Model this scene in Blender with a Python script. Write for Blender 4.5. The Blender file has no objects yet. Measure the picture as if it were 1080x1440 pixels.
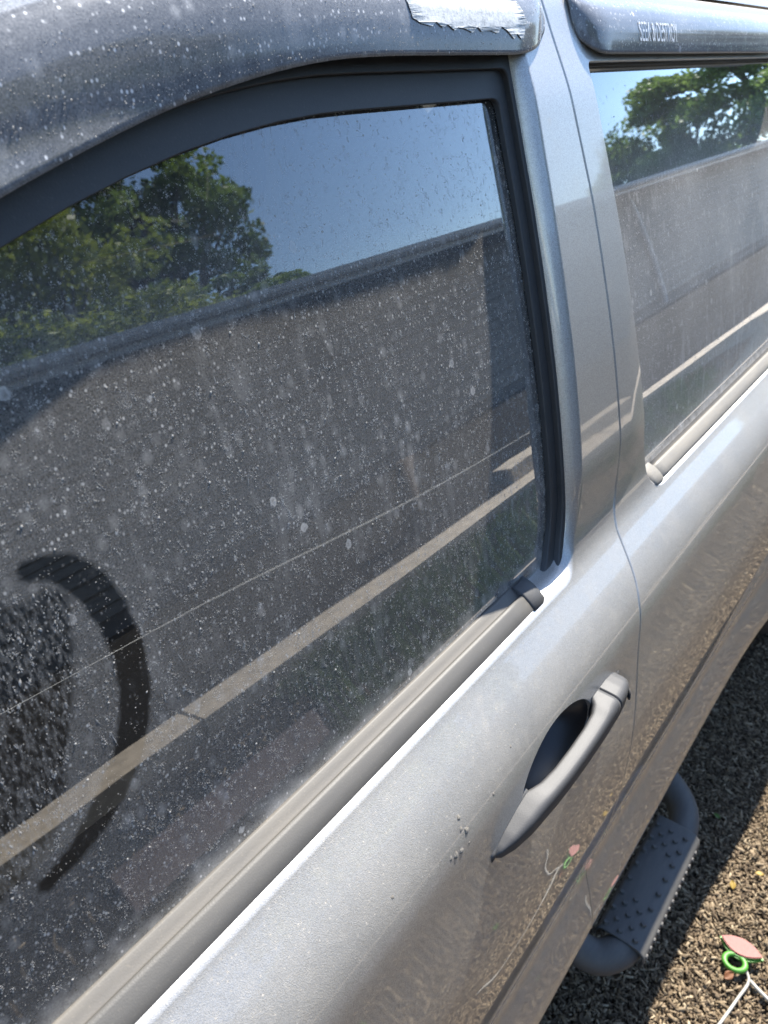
import bpy, bmesh, math, random
import numpy as np
from mathutils import Vector, Matrix
from mathutils.geometry import delaunay_2d_cdt

rnd = random.Random(7)
rng = np.random.default_rng(7)
scene = bpy.context.scene
COL = scene.collection
RAD = math.radians

# ------------------------------------------------------------------ camera, sky, sun, exposure
CAM_H = 1.62
cam = bpy.data.cameras.new('camera')
cam.lens = 27.0
cam.sensor_width = 36.0
cam.clip_start = 0.02
cam.clip_end = 2000
cam.dof.use_dof = True
cam.dof.focus_distance = 0.60
cam.dof.aperture_fstop = 12.0
cam_o = bpy.data.objects.new('camera', cam)
COL.objects.link(cam_o)
_R = Vector((.610, -.7924, 0)).normalized()
_W = Vector((.679, .523, -.515)).normalized()
_U = _R.cross(_W).normalized()
_W = _U.cross(_R).normalized()
cam_o.matrix_world = Matrix(((_R.x, _U.x, -_W.x, 0), (_R.y, _U.y, -_W.y, 0), (_R.z, _U.z, -_W.z, CAM_H), (0, 0, 0, 1)))
scene.camera = cam_o

SUN_EL, SUN_AZ = RAD(55), RAD(8.8)          # azimuth from +X (rear of the car) towards +Y (far side)
SUN = Vector((math.cos(SUN_EL) * math.cos(SUN_AZ), math.cos(SUN_EL) * math.sin(SUN_AZ), math.sin(SUN_EL)))
world = bpy.data.worlds.new('World')
scene.world = world
world.use_nodes = True
_n = world.node_tree.nodes
_sky = _n.new('ShaderNodeTexSky')
_sky.sky_type = 'NISHITA'
_sky.sun_disc = False
_sky.sun_elevation = SUN_EL
_sky.sun_rotation = math.atan2(SUN.x, SUN.y)
_sky.dust_density = 0.3
_sky.ozone_density = 3.0
world.node_tree.links.new(_sky.outputs[0], _n['Background'].inputs[0])
_n['Background'].inputs[1].default_value = 0.12
sl = bpy.data.lights.new('sun', 'SUN')
sl.energy = 5.0
sl.angle = RAD(0.53)
sl.color = (1.0, .95, .87)
sun_o = bpy.data.objects.new('sun', sl)
COL.objects.link(sun_o)
sun_o.rotation_euler = (-SUN).to_track_quat('-Z', 'Y').to_euler()
scene.view_settings.view_transform = 'Standard'
scene.view_settings.look = 'None'
scene.view_settings.exposure = 1.82
scene.cycles.max_bounces = 10
scene.cycles.transparent_max_bounces = 16
scene.cycles.sample_clamp_indirect = 6.0


# ------------------------------------------------------------------ material helpers
class NT:
    def __init__(s, name):
        s.m = bpy.data.materials.new(name)
        s.m.use_nodes = True
        s.t = s.m.node_tree
        s.t.nodes.clear()
        s.out = s.t.nodes.new('ShaderNodeOutputMaterial')

    def n(s, typ, **kw):
        nd = s.t.nodes.new('ShaderNode' + typ)
        for k, v in kw.items():
            if k.startswith('i_'):
                key = k[2:].replace('_', ' ')
                nd.inputs[key].default_value = v
            else:
                setattr(nd, k, v)
        return nd

    def l(s, a, b):
        s.t.links.new(a, b)

    def math(s, op, a, b=None, c=None, clamp=False):
        nd = s.t.nodes.new('ShaderNodeMath')
        nd.operation = op
        nd.use_clamp = clamp
        for i, v in enumerate((a, b, c)):
            if v is None:
                continue
            if isinstance(v, (int, float)):
                nd.inputs[i].default_value = v
            else:
                s.l(v, nd.inputs[i])
        return nd.outputs[0]

    def ramp(s, fac, stops):
        nd = s.t.nodes.new('ShaderNodeValToRGB')
        cr = nd.color_ramp
        while len(cr.elements) < len(stops):
            cr.elements.new(.5)
        for e, (p, c) in zip(cr.elements, stops):
            e.position = p
            e.color = (c, c, c, 1) if isinstance(c, (int, float)) else (*c, 1)
        s.l(fac, nd.inputs[0])
        return nd.outputs[0]

    def noise(s, vec, scale, detail=2, rough=.5):
        nd = s.n('TexNoise')
        nd.inputs['Scale'].default_value = scale
        nd.inputs['Detail'].default_value = detail
        nd.inputs['Roughness'].default_value = rough
        s.l(vec, nd.inputs['Vector'])
        return nd.outputs[0]

    def vor(s, vec, scale, rand=1.0, feature='F1', out='Distance'):
        nd = s.n('TexVoronoi', feature=feature)
        nd.inputs['Scale'].default_value = scale
        nd.inputs['Randomness'].default_value = rand
        s.l(vec, nd.inputs['Vector'])
        return nd.outputs[out]

    def obj(s):
        return s.n('TexCoord').outputs['Object']

    def scale(s, vec, sc):
        nd = s.n('VectorMath', operation='MULTIPLY')
        s.l(vec, nd.inputs[0])
        nd.inputs[1].default_value = sc
        return nd.outputs[0]

    def bump(s, h, strength, dist):
        nd = s.n('Bump')
        nd.inputs['Strength'].default_value = strength
        nd.inputs['Distance'].default_value = dist
        s.l(h, nd.inputs['Height'])
        return nd.outputs[0]

    def mixs(s, f, a, b):
        nd = s.n('MixShader')
        if isinstance(f, (int, float)):
            nd.inputs[0].default_value = f
        else:
            s.l(f, nd.inputs[0])
        s.l(a, nd.inputs[1])
        s.l(b, nd.inputs[2])
        return nd.outputs[0]

    def adds(s, a, b):
        nd = s.n('AddShader')
        s.l(a, nd.inputs[0])
        s.l(b, nd.inputs[1])
        return nd.outputs[0]

    def mixc(s, f, a, b):
        nd = s.n('Mix', data_type='RGBA')
        if isinstance(f, (int, float)):
            nd.inputs[0].default_value = f
        else:
            s.l(f, nd.inputs[0])
        for i, v in ((6, a), (7, b)):
            if isinstance(v, tuple):
                nd.inputs[i].default_value = (*v, 1)
            else:
                s.l(v, nd.inputs[i])
        return nd.outputs[2]

    def done(s, sh):
        s.l(sh, s.out.inputs[0])
        return s.m


def princ(nt, color, rough=.5, metal=0., coat=0., coat_r=.05, normal=None, spec=.5):
    p = nt.n('BsdfPrincipled')
    if isinstance(color, tuple):
        p.inputs['Base Color'].default_value = (*color, 1)
    else:
        nt.l(color, p.inputs['Base Color'])
    for key, v in (('Roughness', rough), ('Metallic', metal), ('Coat Weight', coat), ('Coat Roughness', coat_r), ('Specular IOR Level', spec)):
        if isinstance(v, (int, float)):
            p.inputs[key].default_value = v
        else:
            nt.l(v, p.inputs[key])
    if normal is not None:
        nt.l(normal, p.inputs['Normal'])
    return p


def simple(name, color, rough=.6, var=.25, scale=30, metal=0., bump=0., coat=0.):
    """a plain surface with uneven colour and, if asked, fine relief"""
    nt = NT(name)
    o = nt.obj()
    n1 = nt.noise(o, scale, 4, .6)
    f = nt.ramp(n1, [(.3, 0.), (.7, 1.)])
    c = nt.mixc(f, tuple(x * (1 - var) for x in color), tuple(min(1, x * (1 + var)) for x in color))
    nrm = nt.bump(nt.noise(o, scale * 6, 3), bump, .002) if bump else None
    return nt.done(princ(nt, c, rough, metal, coat, .06, nrm).outputs[0])


def dust_mask(nt, o, haze, blot, speck, streak=True):
    """dried dust: an even film, soft blotches of dried drops and small hard specks"""
    big = nt.noise(o, 6, 3)
    fine = nt.noise(o, 900, 2, .7)
    film = nt.math('MULTIPLY', nt.ramp(big, [(.25, .55), (.75, 1.)]), nt.ramp(fine, [(.3, .45), (.75, 1.25)]))
    # pale runs where water trickled down
    runs = nt.ramp(nt.noise(nt.scale(o, (1, 1, .045)), 75, 2), [(.56, 0.), (.70, 1.)])
    runs = nt.math('MULTIPLY', runs, nt.ramp(nt.noise(o, 5, 2), [(.42, 0.), (.62, 1.)]))
    film = nt.math('ADD', film, nt.math('MULTIPLY', runs, .28))
    film = nt.math('MULTIPLY', film, haze)
    # soft blotches, 3-5 mm, slightly drawn out downwards
    ov = nt.scale(o, (1, 1, .72))
    v = nt.n('TexVoronoi', feature='F1')
    v.inputs['Scale'].default_value = 95
    nt.l(ov, v.inputs['Vector'])
    sel = nt.n('SeparateColor')
    nt.l(v.outputs['Color'], sel.inputs[0])
    keep = nt.ramp(sel.outputs[0], [(.42, 0.), (.9, 1.)])
    soft = nt.ramp(v.outputs['Distance'], [(.0, 1.), (.42, 0.)])
    bl = nt.math('MULTIPLY', nt.math('MULTIPLY', soft, keep), blot)
    bl = nt.math('MULTIPLY', bl, nt.ramp(nt.noise(o, 14, 2), [(.3, .25), (.65, 1.)]))
    bl = nt.math('MULTIPLY', bl, nt.ramp(nt.noise(o, 600, 2), [(.3, .5), (.7, 1.2)]))
    # hard little specks
    v2 = nt.n('TexVoronoi', feature='F1')
    v2.inputs['Scale'].default_value = 330
    nt.l(nt.scale(o, (1, 1, .8)), v2.inputs['Vector'])
    sel2 = nt.n('SeparateColor')
    nt.l(v2.outputs['Color'], sel2.inputs[0])
    keep2 = nt.ramp(sel2.outputs[1], [(.6, 0.), (.97, 1.)])
    hard = nt.ramp(v2.outputs['Distance'], [(.12, 1.), (.34, 0.)])
    sp = nt.math('MULTIPLY', nt.math('MULTIPLY', hard, keep2), speck)
    # dried rings of larger drops
    v3 = nt.n('TexVoronoi', feature='F1')
    v3.inputs['Scale'].default_value = 42
    nt.l(nt.scale(o, (1, 1, .85)), v3.inputs['Vector'])
    sel3 = nt.n('SeparateColor')
    nt.l(v3.outputs['Color'], sel3.inputs[0])
    keep3 = nt.ramp(sel3.outputs[2], [(.86, 0.), (.90, 1.)])
    wob = nt.math('ADD', v3.outputs['Distance'], nt.math('MULTIPLY', nt.math('SUBTRACT', nt.noise(o, 420, 2), .5), .16))
    ring = nt.ramp(wob, [(.0, .35), (.07, .5), (.115, 1.), (.15, 0.)])
    rg = nt.math('MULTIPLY', nt.math('MULTIPLY', ring, keep3), speck * .8)
    return film, nt.math('ADD', nt.math('ADD', bl, sp), rg)


def make_glass(name, tint, haze, blot, speck, wipe=False):
    nt = NT(name)
    o = nt.obj()
    film, spots = dust_mask(nt, o, haze, blot, speck)
    oz = nt.n('SeparateXYZ')
    nt.l(o, oz.inputs[0])
    shel = nt.ramp(nt.math('SUBTRACT', oz.outputs[2], 1.0), [(.49, 1.), (.57, .22)])       # sheltered by the visor
    sill = nt.ramp(nt.math('SUBTRACT', oz.outputs[2], 1.1), [(.066, .30), (.086, 0.)])     # grime gathered along the sill
    film = nt.math('ADD', nt.math('MULTIPLY', film, shel), nt.math('MULTIPLY', sill, nt.ramp(nt.noise(o, 60, 4), [(.35, 0.), (.7, 1.)])))
    spots = nt.math('MULTIPLY', spots, shel)
    if wipe:
        at = nt.n('Attribute', attribute_name='wipe')
        w = nt.ramp(nt.math('MULTIPLY', nt.math('ADD', at.outputs['Fac'], nt.math('MULTIPLY', nt.math('SUBTRACT', nt.noise(o, 180, 3), .5), .003)), 40), [(.38, 1.), (.50, 0.)])
        at2 = nt.n('Attribute', attribute_name='smear')
        streaks = nt.ramp(nt.noise(nt.scale(o, (1, 1, .22)), 520, 2, .6), [(.42, .0), (.66, 1.)])
        sm = nt.math('MULTIPLY', nt.ramp(nt.math('MULTIPLY', at2.outputs['Fac'], 100), [(.0, 0.), (.4, 1.)]), nt.math('SUBTRACT', 1.0, streaks))
        w2 = nt.math('MAXIMUM', w, sm)
        inv = nt.math('SUBTRACT', 1.0, nt.math('MULTIPLY', w2, .9))
        film = nt.math('MULTIPLY', film, inv)
        spots = nt.math('MULTIPLY', spots, nt.math('SUBTRACT', 1.0, nt.math('MULTIPLY', w2, .75)))
    mask = nt.math('ADD', film, spots, clamp=True)
    mask = nt.math('MINIMUM', mask, .92)
    # clean glass
    fr = nt.n('Fresnel')
    fr.inputs['IOR'].default_value = 1.52
    f2 = nt.math('MULTIPLY', fr.outputs[0], 2.7, clamp=True)     # both faces of the pane
    tr = nt.n('BsdfTransparent')
    tr.inputs[0].default_value = (*tint, 1)
    gl = nt.n('BsdfGlossy')
    gl.inputs['Roughness'].default_value = 0.0
    gl.inputs['Color'].default_value = (.93, .97, 1, 1)
    clean = nt.mixs(f2, tr.outputs[0], gl.outputs[0])
    # dust film
    df = nt.n('BsdfDiffuse')
    df.inputs['Color'].default_value = (.74, .70, .64, 1)
    tl = nt.n('BsdfTranslucent')
    tl.inputs['Color'].default_value = (.74, .70, .64, 1)
    dust = nt.mixs(.35, df.outputs[0], tl.outputs[0])
    return nt.done(nt.mixs(mask, clean, dust))


def make_clear(name, tint):
    nt = NT(name)
    tr = nt.n('BsdfTransparent')
    tr.inputs[0].default_value = (*tint, 1)
    gl = nt.n('BsdfGlossy')
    gl.inputs['Roughness'].default_value = .02
    fr = nt.n('Fresnel')
    fr.inputs['IOR'].default_value = 1.5
    return nt.done(nt.mixs(fr.outputs[0], tr.outputs[0], gl.outputs[0]))


def make_paint():
    nt = NT('silver_paint')
    o = nt.obj()
    fl = nt.vor(o, 1600, 1.0, out='Color')
    fsep = nt.n('SeparateColor')
    nt.l(fl, fsep.inputs[0])
    c = nt.mixc(fsep.outputs[0], (.32, .315, .30), (.51, .502, .485))
    flake = nt.bump(nt.vor(o, 1600), .10, .001)
    p = princ(nt, c, .46, .88, 1.0, .03, flake)
    film, spots = dust_mask(nt, o, .40, .18, .50)
    mud = nt.ramp(nt.noise(nt.scale(o, (1, 1, .6)), 9, 4, .65), [(.45, 0.), (.75, .14)])
    geo = nt.n('NewGeometry')
    gs = nt.n('SeparateXYZ')
    nt.l(geo.outputs['Normal'], gs.inputs[0])
    up = nt.ramp(gs.outputs[2], [(.0, .20), (.15, .34), (.5, 1.)])
    mask = nt.math('MINIMUM', nt.math('MULTIPLY', nt.math('ADD', nt.math('ADD', film, spots), mud), up), .8)
    df = nt.n('BsdfDiffuse')
    df.inputs['Color'].default_value = (.36, .33, .285, 1)
    nt.l(nt.bump(nt.noise(o, 1200, 2), .6, .001), df.inputs['Normal'])
    return nt.done(nt.mixs(mask, p.outputs[0], df.outputs[0]))


def make_visor():
    nt = NT('smoked_acrylic')
    o = nt.obj()
    p = princ(nt, (.016, .019, .025), .11, 0, 0, .05)
    film, spots = dust_mask(nt, o, .30, .28, .9)
    mask = nt.math('MINIMUM', nt.math('ADD', film, spots), .9)
    df = nt.n('BsdfDiffuse')
    df.inputs['Color'].default_value = (.62, .62, .62, 1)
    nt.l(nt.bump(nt.noise(o, 1500, 2), .15, .0006), df.inputs['Normal'])
    return nt.done(nt.mixs(mask, p.outputs[0], df.outputs[0]))


def make_dusty_rubber(name, color, dustc, amount, rough=.55):
    nt = NT(name)
    o = nt.obj()
    p = princ(nt, color, rough, 0, 0, .1, nt.bump(nt.noise(o, 900, 2), .15, .001))
    f = nt.ramp(nt.noise(nt.scale(o, (.25, 1, 1)), 60, 5, .7), [(.3, amount * .55), (.7, amount)])
    sp = nt.ramp(nt.noise(o, 500, 2), [(.62, 0.), (.72, .5)])
    geo = nt.n('NewGeometry')
    gs = nt.n('SeparateXYZ')
    nt.l(geo.outputs['Normal'], gs.inputs[0])
    f = nt.math('MULTIPLY', f, nt.ramp(gs.outputs[2], [(.0, .45), (.6, 1.25)]))
    df = nt.n('BsdfDiffuse')
    df.inputs['Color'].default_value = (*dustc, 1)
    return nt.done(nt.mixs(nt.math('MINIMUM', nt.math('ADD', f, nt.math('MULTIPLY', sp, amount)), .9), p.outputs[0], df.outputs[0]))


M = {}
M['paint'] = make_paint()
M['glass_front'] = make_glass('dusty_front_glass', (.30, .32, .315), .25, .36, .60, wipe=True)
M['glass_rear'] = make_glass('dusty_rear_glass', (.06, .065, .065), .58, .32, .55)
M['glass_clear'] = make_clear('tinted_glass', (.55, .57, .56))
M['glass_dark'] = make_clear('privacy_glass', (.02, .022, .022))
M['glass_inner'] = make_clear('glass_edge', (.9, .93, .92))
M['visor'] = make_visor()
M['rubber'] = make_dusty_rubber('black_rubber', (.012, .013, .015), (.30, .28, .25), .10)
M['molding'] = make_dusty_rubber('weathered_molding', (.035, .035, .035), (.15, .138, .118), .28)
M['lip'] = make_dusty_rubber('dusty_glass_wiper', (.04, .04, .04), (.18, .162, .135), .42)
M['lip_sunlit'] = make_dusty_rubber('dusty_sunlit_molding', (.07, .07, .07), (.25, .23, .195), .55)  # rear molding: dust made paler to carry the sun's brightness
M['grip'] = make_dusty_rubber('grey_handle_plastic', (.026, .026, .028), (.12, .115, .104), .14, .58)
M['cup'] = make_dusty_rubber('shade_dark_cup', (.022, .021, .021), (.30, .27, .23), .06, .30)  # body-coloured cup darkened to stand for the shade inside it
M['step'] = make_dusty_rubber('black_powder_coat', (.030, .032, .036), (.20, .185, .16), .30, .62)
M['interior'] = simple('dark_interior', (.02, .021, .024), .8, .3, 60)
M['seat'] = simple('charcoal_cloth', (.03, .032, .036), .9, .3, 200, bump=.3)
M['tyre'] = simple('tyre_rubber', (.02, .02, .02), .8, .3, 30, bump=.3)
M['alloy'] = simple('wheel_alloy', (.45, .45, .46), .35, .1, 20, metal=.9)
M['under'] = simple('underbody', (.015, .015, .016), .8, .4, 12)
M['residue'] = None


# ------------------------------------------------------------------ object helpers
def link(o, parent=None):
    COL.objects.link(o)
    if parent is not None:
        o.parent = parent
    return o


def mesh_obj(name, verts, faces, mat, parent=None, smooth=True, mats=None, fmat=None, normals=None):
    me = bpy.data.meshes.new(name)
    me.from_pydata([tuple(v) for v in verts], [], [tuple(f) for f in faces])
    for m in (mats or [mat]):
        me.materials.append(m)
    if fmat is not None:
        me.polygons.foreach_set('material_index', np.asarray(fmat, dtype=np.int32))
    me.polygons.foreach_set('use_smooth', np.full(len(me.polygons), smooth))
    me.update()
    if normals is not None:
        me.normals_split_custom_set_from_vertices([tuple(n) for n in normals])
    return link(bpy.data.objects.new(name, me), parent)


def empty(name, loc=(0, 0, 0), parent=None):
    o = bpy.data.objects.new(name, None)
    o.location = loc
    o.empty_display_size = .1
    return link(o, parent)


def tag(o, label=None, cat=None, group=None, kind=None):
    for k, v in (('label', label), ('category', cat), ('group', group), ('kind', kind)):
        if v:
            o[k] = v
    return o


def loft(name, rings, mat, parent=None, closed=True, caps=True, smooth=True):
    """rings: list of equal length point lists"""
    n = len(rings[0])
    v = [p for r in rings for p in r]
    f = []
    for i in range(len(rings) - 1):
        for j in range(n if closed else n - 1):
            a, b = i * n + j, i * n + (j + 1) % n
            f.append((a, b, b + n, a + n))
    if caps and closed:
        f.append(tuple(range(n - 1, -1, -1)))
        k = (len(rings) - 1) * n
        f.append(tuple(range(k, k + n)))
    o = mesh_obj(name, v, f, mat, parent, smooth)
    bm = bmesh.new()
    bm.from_mesh(o.data)
    bmesh.ops.recalc_face_normals(bm, faces=bm.faces)
    bm.to_mesh(o.data)
    bm.free()
    return o


def tube(name, pts, r, mat, parent=None, seg=12, radii=None):
    pts = [Vector(p) for p in pts]
    rings = []
    up = Vector((0, 0, 1))
    prev = None
    for i, p in enumerate(pts):
        t = (pts[min(i + 1, len(pts) - 1)] - pts[max(i - 1, 0)]).normalized()
        if prev is None:
            a = t.cross(up)
            if a.length < .01:
                a = t.cross(Vector((1, 0, 0)))
        else:
            a = prev - t * prev.dot(t)
        a.normalize()
        prev = a
        b = t.cross(a)
        rr = radii[i] if radii else r
        rings.append([p + (a * math.cos(q) + b * math.sin(q)) * rr for q in [2 * math.pi * k / seg for k in range(seg)]])
    return loft(name, rings, mat, parent)


def smooth_path(pts, n=8):
    """Catmull-Rom through points"""
    P = [Vector(p) for p in pts]
    P = [P[0] * 2 - P[1]] + P + [P[-1] * 2 - P[-2]]
    out = []
    for i in range(1, len(P) - 2):
        for k in range(n):
            t = k / n
            a, b, c, d = P[i - 1], P[i], P[i + 1], P[i + 2]
            out.append(.5 * ((2 * b) + (c - a) * t + (2 * a - 5 * b + 4 * c - d) * t * t + (3 * b - a - 3 * c + d) * t ** 3))
    out.append(P[-2])
    return out


def box(name, lo, hi, mat, parent=None, bevel=0.0):
    bm = bmesh.new()
    bmesh.ops.create_cube(bm, size=1)
    for v in bm.verts:
        v.co = Vector([lo[i] + (v.co[i] + .5) * (hi[i] - lo[i]) for i in range(3)])
    if bevel:
        bmesh.ops.bevel(bm, geom=bm.edges[:], offset=bevel, segments=2, affect='EDGES')
    me = bpy.data.meshes.new(name)
    bm.to_mesh(me)
    bm.free()
    me.materials.append(mat)
    return link(bpy.data.objects.new(name, me), parent)


# ------------------------------------------------------------------ the car's side surface y = S(x, z)
YC = 1.08                                   # centre line of the car
SEC = np.array([(.34, .36), (.22, .47), (.168, .508), (.153, .520), (.156, .555), (.170, .610), (.180, .640), (.1775, .668), (.1650, .74), (.1607, .80), (.1602, .85), (.1612, .89), (.1635, .92),
                (.1675, .950), (.1732, .985), (.1790, 1.02), (.1835, 1.05), (.1870, 1.07), (.1950, 1.09), (.2105, 1.112), (.2285, 1.131), (.2465, 1.15), (.2545, 1.17), (.2600, 1.20), (.2680, 1.25),
                (.2782, 1.30), (.2896, 1.35), (.3026, 1.40), (.3168, 1.45), (.3320, 1.50), (.360, 1.585), (.387, 1.66), (.43, 1.72), (.52, 1.77), (.70, 1.80)])
_zs = np.linspace(.30, 1.80, 3001)
_ys = np.interp(_zs, SEC[:, 1], SEC[:, 0])
_k = np.exp(-.5 * (np.arange(-60, 61) / 14.) ** 2)
_k /= _k.sum()
_ys = np.convolve(np.pad(_ys, 60, mode='edge'), _k, 'valid')


def S0(z):
    return np.interp(z, _zs, _ys)


def sstep(a, b, x):
    t = np.clip((x - a) / (b - a), 0, 1)
    return t * t * (3 - 2 * t)


def S(x, z, dent=True, pillar=True):
    x = np.asarray(x, float)
    z = np.asarray(z, float)
    y = S0(z)
    # flared wings over both wheels
    for xc, am, sg in ((2.38, .05, .30), (-1.02, .02, .14)):
        r = np.hypot(x - xc, z - .40)
        y = y - am * np.exp(-((r - .44) / sg) ** 2) * (1 - sstep(.75, 1.1, z))
    if pillar:                               # the door pillar stands proud of the panes
        y = y - .007 * sstep(.60, .665, x) * (1 - sstep(.80, .92, x)) * sstep(1.17, 1.26, z) * (1 - sstep(1.58, 1.66, z))
    if dent:                                 # the cup behind the door handle
        u = np.hypot((x - .514) / .078, (z - 1.034) / .046)
        y = y + .050 * (1 - sstep(.45, 1.0, u))
    return y


def S_plain(x, z):
    return S(x, z, False)


def S_glass(x, z):
    return S(x, z, False, False)


def S_normal(f, x, z, e=.0015):
    dx = (f(x + e, z) - f(x - e, z)) / (2 * e)
    dz = (f(x, z + e) - f(x, z - e)) / (2 * e)
    n = np.stack([dx, -np.ones_like(dx), dz], -1)
    return n / np.linalg.norm(n, axis=-1, keepdims=True)


def resample(poly, g):
    out = []
    n = len(poly)
    for i in range(n):
        a = np.array(poly[i], float)
        b = np.array(poly[(i + 1) % n], float)
        k = max(1, int(round(np.linalg.norm(b - a) / g)))
        for j in range(k):
            out.append(a + (b - a) * j / k)
    return np.array(out)


def round_poly(poly, radii, seg=6):
    """poly corners rounded; radii per corner"""
    out = []
    n = len(poly)
    for i in range(n):
        p = np.array(poly[i], float)
        r = radii[i] if i < len(radii) else 0
        if r <= 0:
            out.append(p)
            continue
        a = np.array(poly[i - 1], float) - p
        b = np.array(poly[(i + 1) % n], float) - p
        la, lb = np.linalg.norm(a), np.linalg.norm(b)
        rr = min(r, la * .45, lb * .45)
        p0, p1 = p + a / la * rr, p + b / lb * rr
        for k in range(seg + 1):
            t = k / seg
            out.append((1 - t) ** 2 * p0 + 2 * t * (1 - t) * p + t * t * p1)
    return out


def inside(poly, pts):
    x, y = pts[:, 0], pts[:, 1]
    r = np.zeros(len(pts), bool)
    n = len(poly)
    for i in range(n):
        x1, y1 = poly[i]
        x2, y2 = poly[(i + 1) % n]
        c = ((y1 > y) != (y2 > y))
        if not c.any():
            continue
        r ^= c & (x < (x2 - x1) * (y - y1) / (y2 - y1 + 1e-12) + x1)
    return r


def dist_poly(poly, pts):
    d = np.full(len(pts), 9.)
    n = len(poly)
    for i in range(n):
        a = np.array(poly[i])
        b = np.array(poly[(i + 1) % n])
        ab = b - a
        t = np.clip(((pts - a) @ ab) / (ab @ ab + 1e-12), 0, 1)
        d = np.minimum(d, np.linalg.norm(pts - (a + t[:, None] * ab), axis=1))
    return d


def area(poly):
    p = np.array(poly)
    q = np.roll(p, -1, 0)
    return .5 * np.sum(p[:, 0] * q[:, 1] - q[:, 0] * p[:, 1])


def panel(name, outline, holes, surf, mat, parent, g=.015, hem=((.0012, .0008), (.0022, .0025), (.0025, .014)), hole_hem=None,
          fine=None, mirror=False, hem_last=None):
    """a sheet on the body side, trimmed to an outline in (x, z), with rolled edges"""
    loops = []
    if area(outline) < 0:
        outline = outline[::-1]
    loops.append((resample(outline, g), 1, hem))
    holes_ = [h[::-1] if area(h) > 0 else h for h in holes]
    for h in holes_:
        loops.append((resample(h, g), 1, hem_last if (hem_last and h is holes_[-1]) else (hole_hem or hem)))
    allp, edges = [], []
    base = []
    for lp, _, _ in loops:
        k = len(allp)
        base.append(k)
        m = len(lp)
        allp += [tuple(p) for p in lp]
        edges += [(k + i, k + (i + 1) % m) for i in range(m)]
    lo = np.min(loops[0][0], 0)
    hi = np.max(loops[0][0], 0)

    def grid(lo, hi, g, keepfn=None):
        xs = np.arange(lo[0] + g * .37, hi[0], g)
        zs = np.arange(lo[1] + g * .37, hi[1], g)
        X, Z = np.meshgrid(xs, zs)
        p = np.stack([X.ravel(), Z.ravel()], 1)
        ok = inside(loops[0][0], p)
        for lp, _, _ in loops[1:]:
            ok &= ~inside(lp, p)
        p = p[ok]
        d = np.full(len(p), 9.)
        for lp, _, _ in loops:
            d = np.minimum(d, dist_poly(lp, p))
        return p[d > min(g, .008) * .5]
    pts = grid(lo, hi, g)
    if fine:
        (fx0, fz0, fx1, fz1, fg) = fine
        sel = (pts[:, 0] > fx0) & (pts[:, 0] < fx1) & (pts[:, 1] > fz0) & (pts[:, 1] < fz1)
        pts = np.concatenate([pts[~sel], grid((fx0, fz0), (fx1, fz1), fg)])
    allp += [tuple(p) for p in pts]
    v, e, f, ov, oe, of = delaunay_2d_cdt([Vector(p) for p in allp], edges, [], 0, 1e-7)
    P2 = np.array([(q.x, q.y) for q in v])
    F = np.array([t for t in f if len(t) == 3])
    cen = P2[F].mean(1)
    ok = inside(loops[0][0], cen)
    for lp, _, _ in loops[1:]:
        ok &= ~inside(lp, cen)
    F = F[ok]
    # map input -> output index
    omap = {}
    for i, src in enumerate(ov):
        for q in src:
            omap[q] = i
    x, z = P2[:, 0], P2[:, 1]
    y = surf(x, z)
    V = [tuple(p) for p in np.stack([x, y, z], 1)]
    N = [tuple(p) for p in S_normal(surf, x, z)]
    F = [tuple(t) for t in F]
    a = [V[i] for i in F[0]]
    nrm = (Vector(a[1]) - Vector(a[0])).cross(Vector(a[2]) - Vector(a[0]))
    if nrm.y > 0:
        F = [t[::-1] for t in F]
    for (lp, sgn, hm), k in zip(loops, base):
        m = len(lp)
        idx = [omap[k + i] for i in range(m)]
        tang = np.roll(lp, -1, 0) - np.roll(lp, 1, 0)
        tang /= np.linalg.norm(tang, axis=1, keepdims=True) + 1e-12
        out = np.stack([tang[:, 1], -tang[:, 0]], 1)
        prev = idx
        for q, (o_, d_) in enumerate(hm):
            cur = list(range(len(V), len(V) + m))
            for i in range(m):
                bx, by, bz = V[idx[i]]
                V.append((bx + out[i, 0] * o_, by + d_, bz + out[i, 1] * o_))
                nb = np.array(N[idx[i]])
                oo = np.array([out[i, 0], 0, out[i, 1]])
                w = min(1., (q + 1) / max(1, len(hm) - 1))
                nn = nb * (1 - w) + oo * w
                N.append(tuple(nn / np.linalg.norm(nn)))
            for i in range(m):
                j = (i + 1) % m
                F.append((prev[i], cur[i], cur[j], prev[j]))
            prev = cur
    if mirror:
        V = [(p[0], 2 * YC - p[1], p[2]) for p in V]
        N = [(p[0], -p[1], p[2]) for p in N]
        F = [t[::-1] for t in F]
    o = mesh_obj(name, V, F, mat, parent, True, normals=N)
    return o


# ------------------------------------------------------------------ outlines on the side
def dz(x):
    return -.55 * max(0., .45 - x) ** 2


XG = [(1.70, .727), (1.6, .738), (1.5, .752), (1.39, .760), (1.26, .768), (1.19, .770), (1.15, .758), (1.11, .738), (1.08, .722), (1.03, .714),
      (.98, .711), (.9, .704), (.8, .698), (.7, .695), (.50, .693)]


def xg(z):
    a = np.array(XG)[::-1]
    return float(np.interp(z, a[:, 0], a[:, 1]))


TOPX = [-.40, -.3, -.2, -.1, 0, .1, .2, .3, .4, .5, .6, .7]
front_out = [(-.41, .515), (xg(.515) - .0025, .515)]
for z in np.linspace(.56, 1.66, 45):
    front_out.append((xg(z) - .0025, z))
front_out.append((xg(1.672) - .0025, 1.672))
for x in TOPX[::-1]:
    front_out.append((x, 1.672 + dz(x)))
front_out.append((-.41, 1.22))

ZB = 1.145                                  # bottom of the window openings


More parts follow.
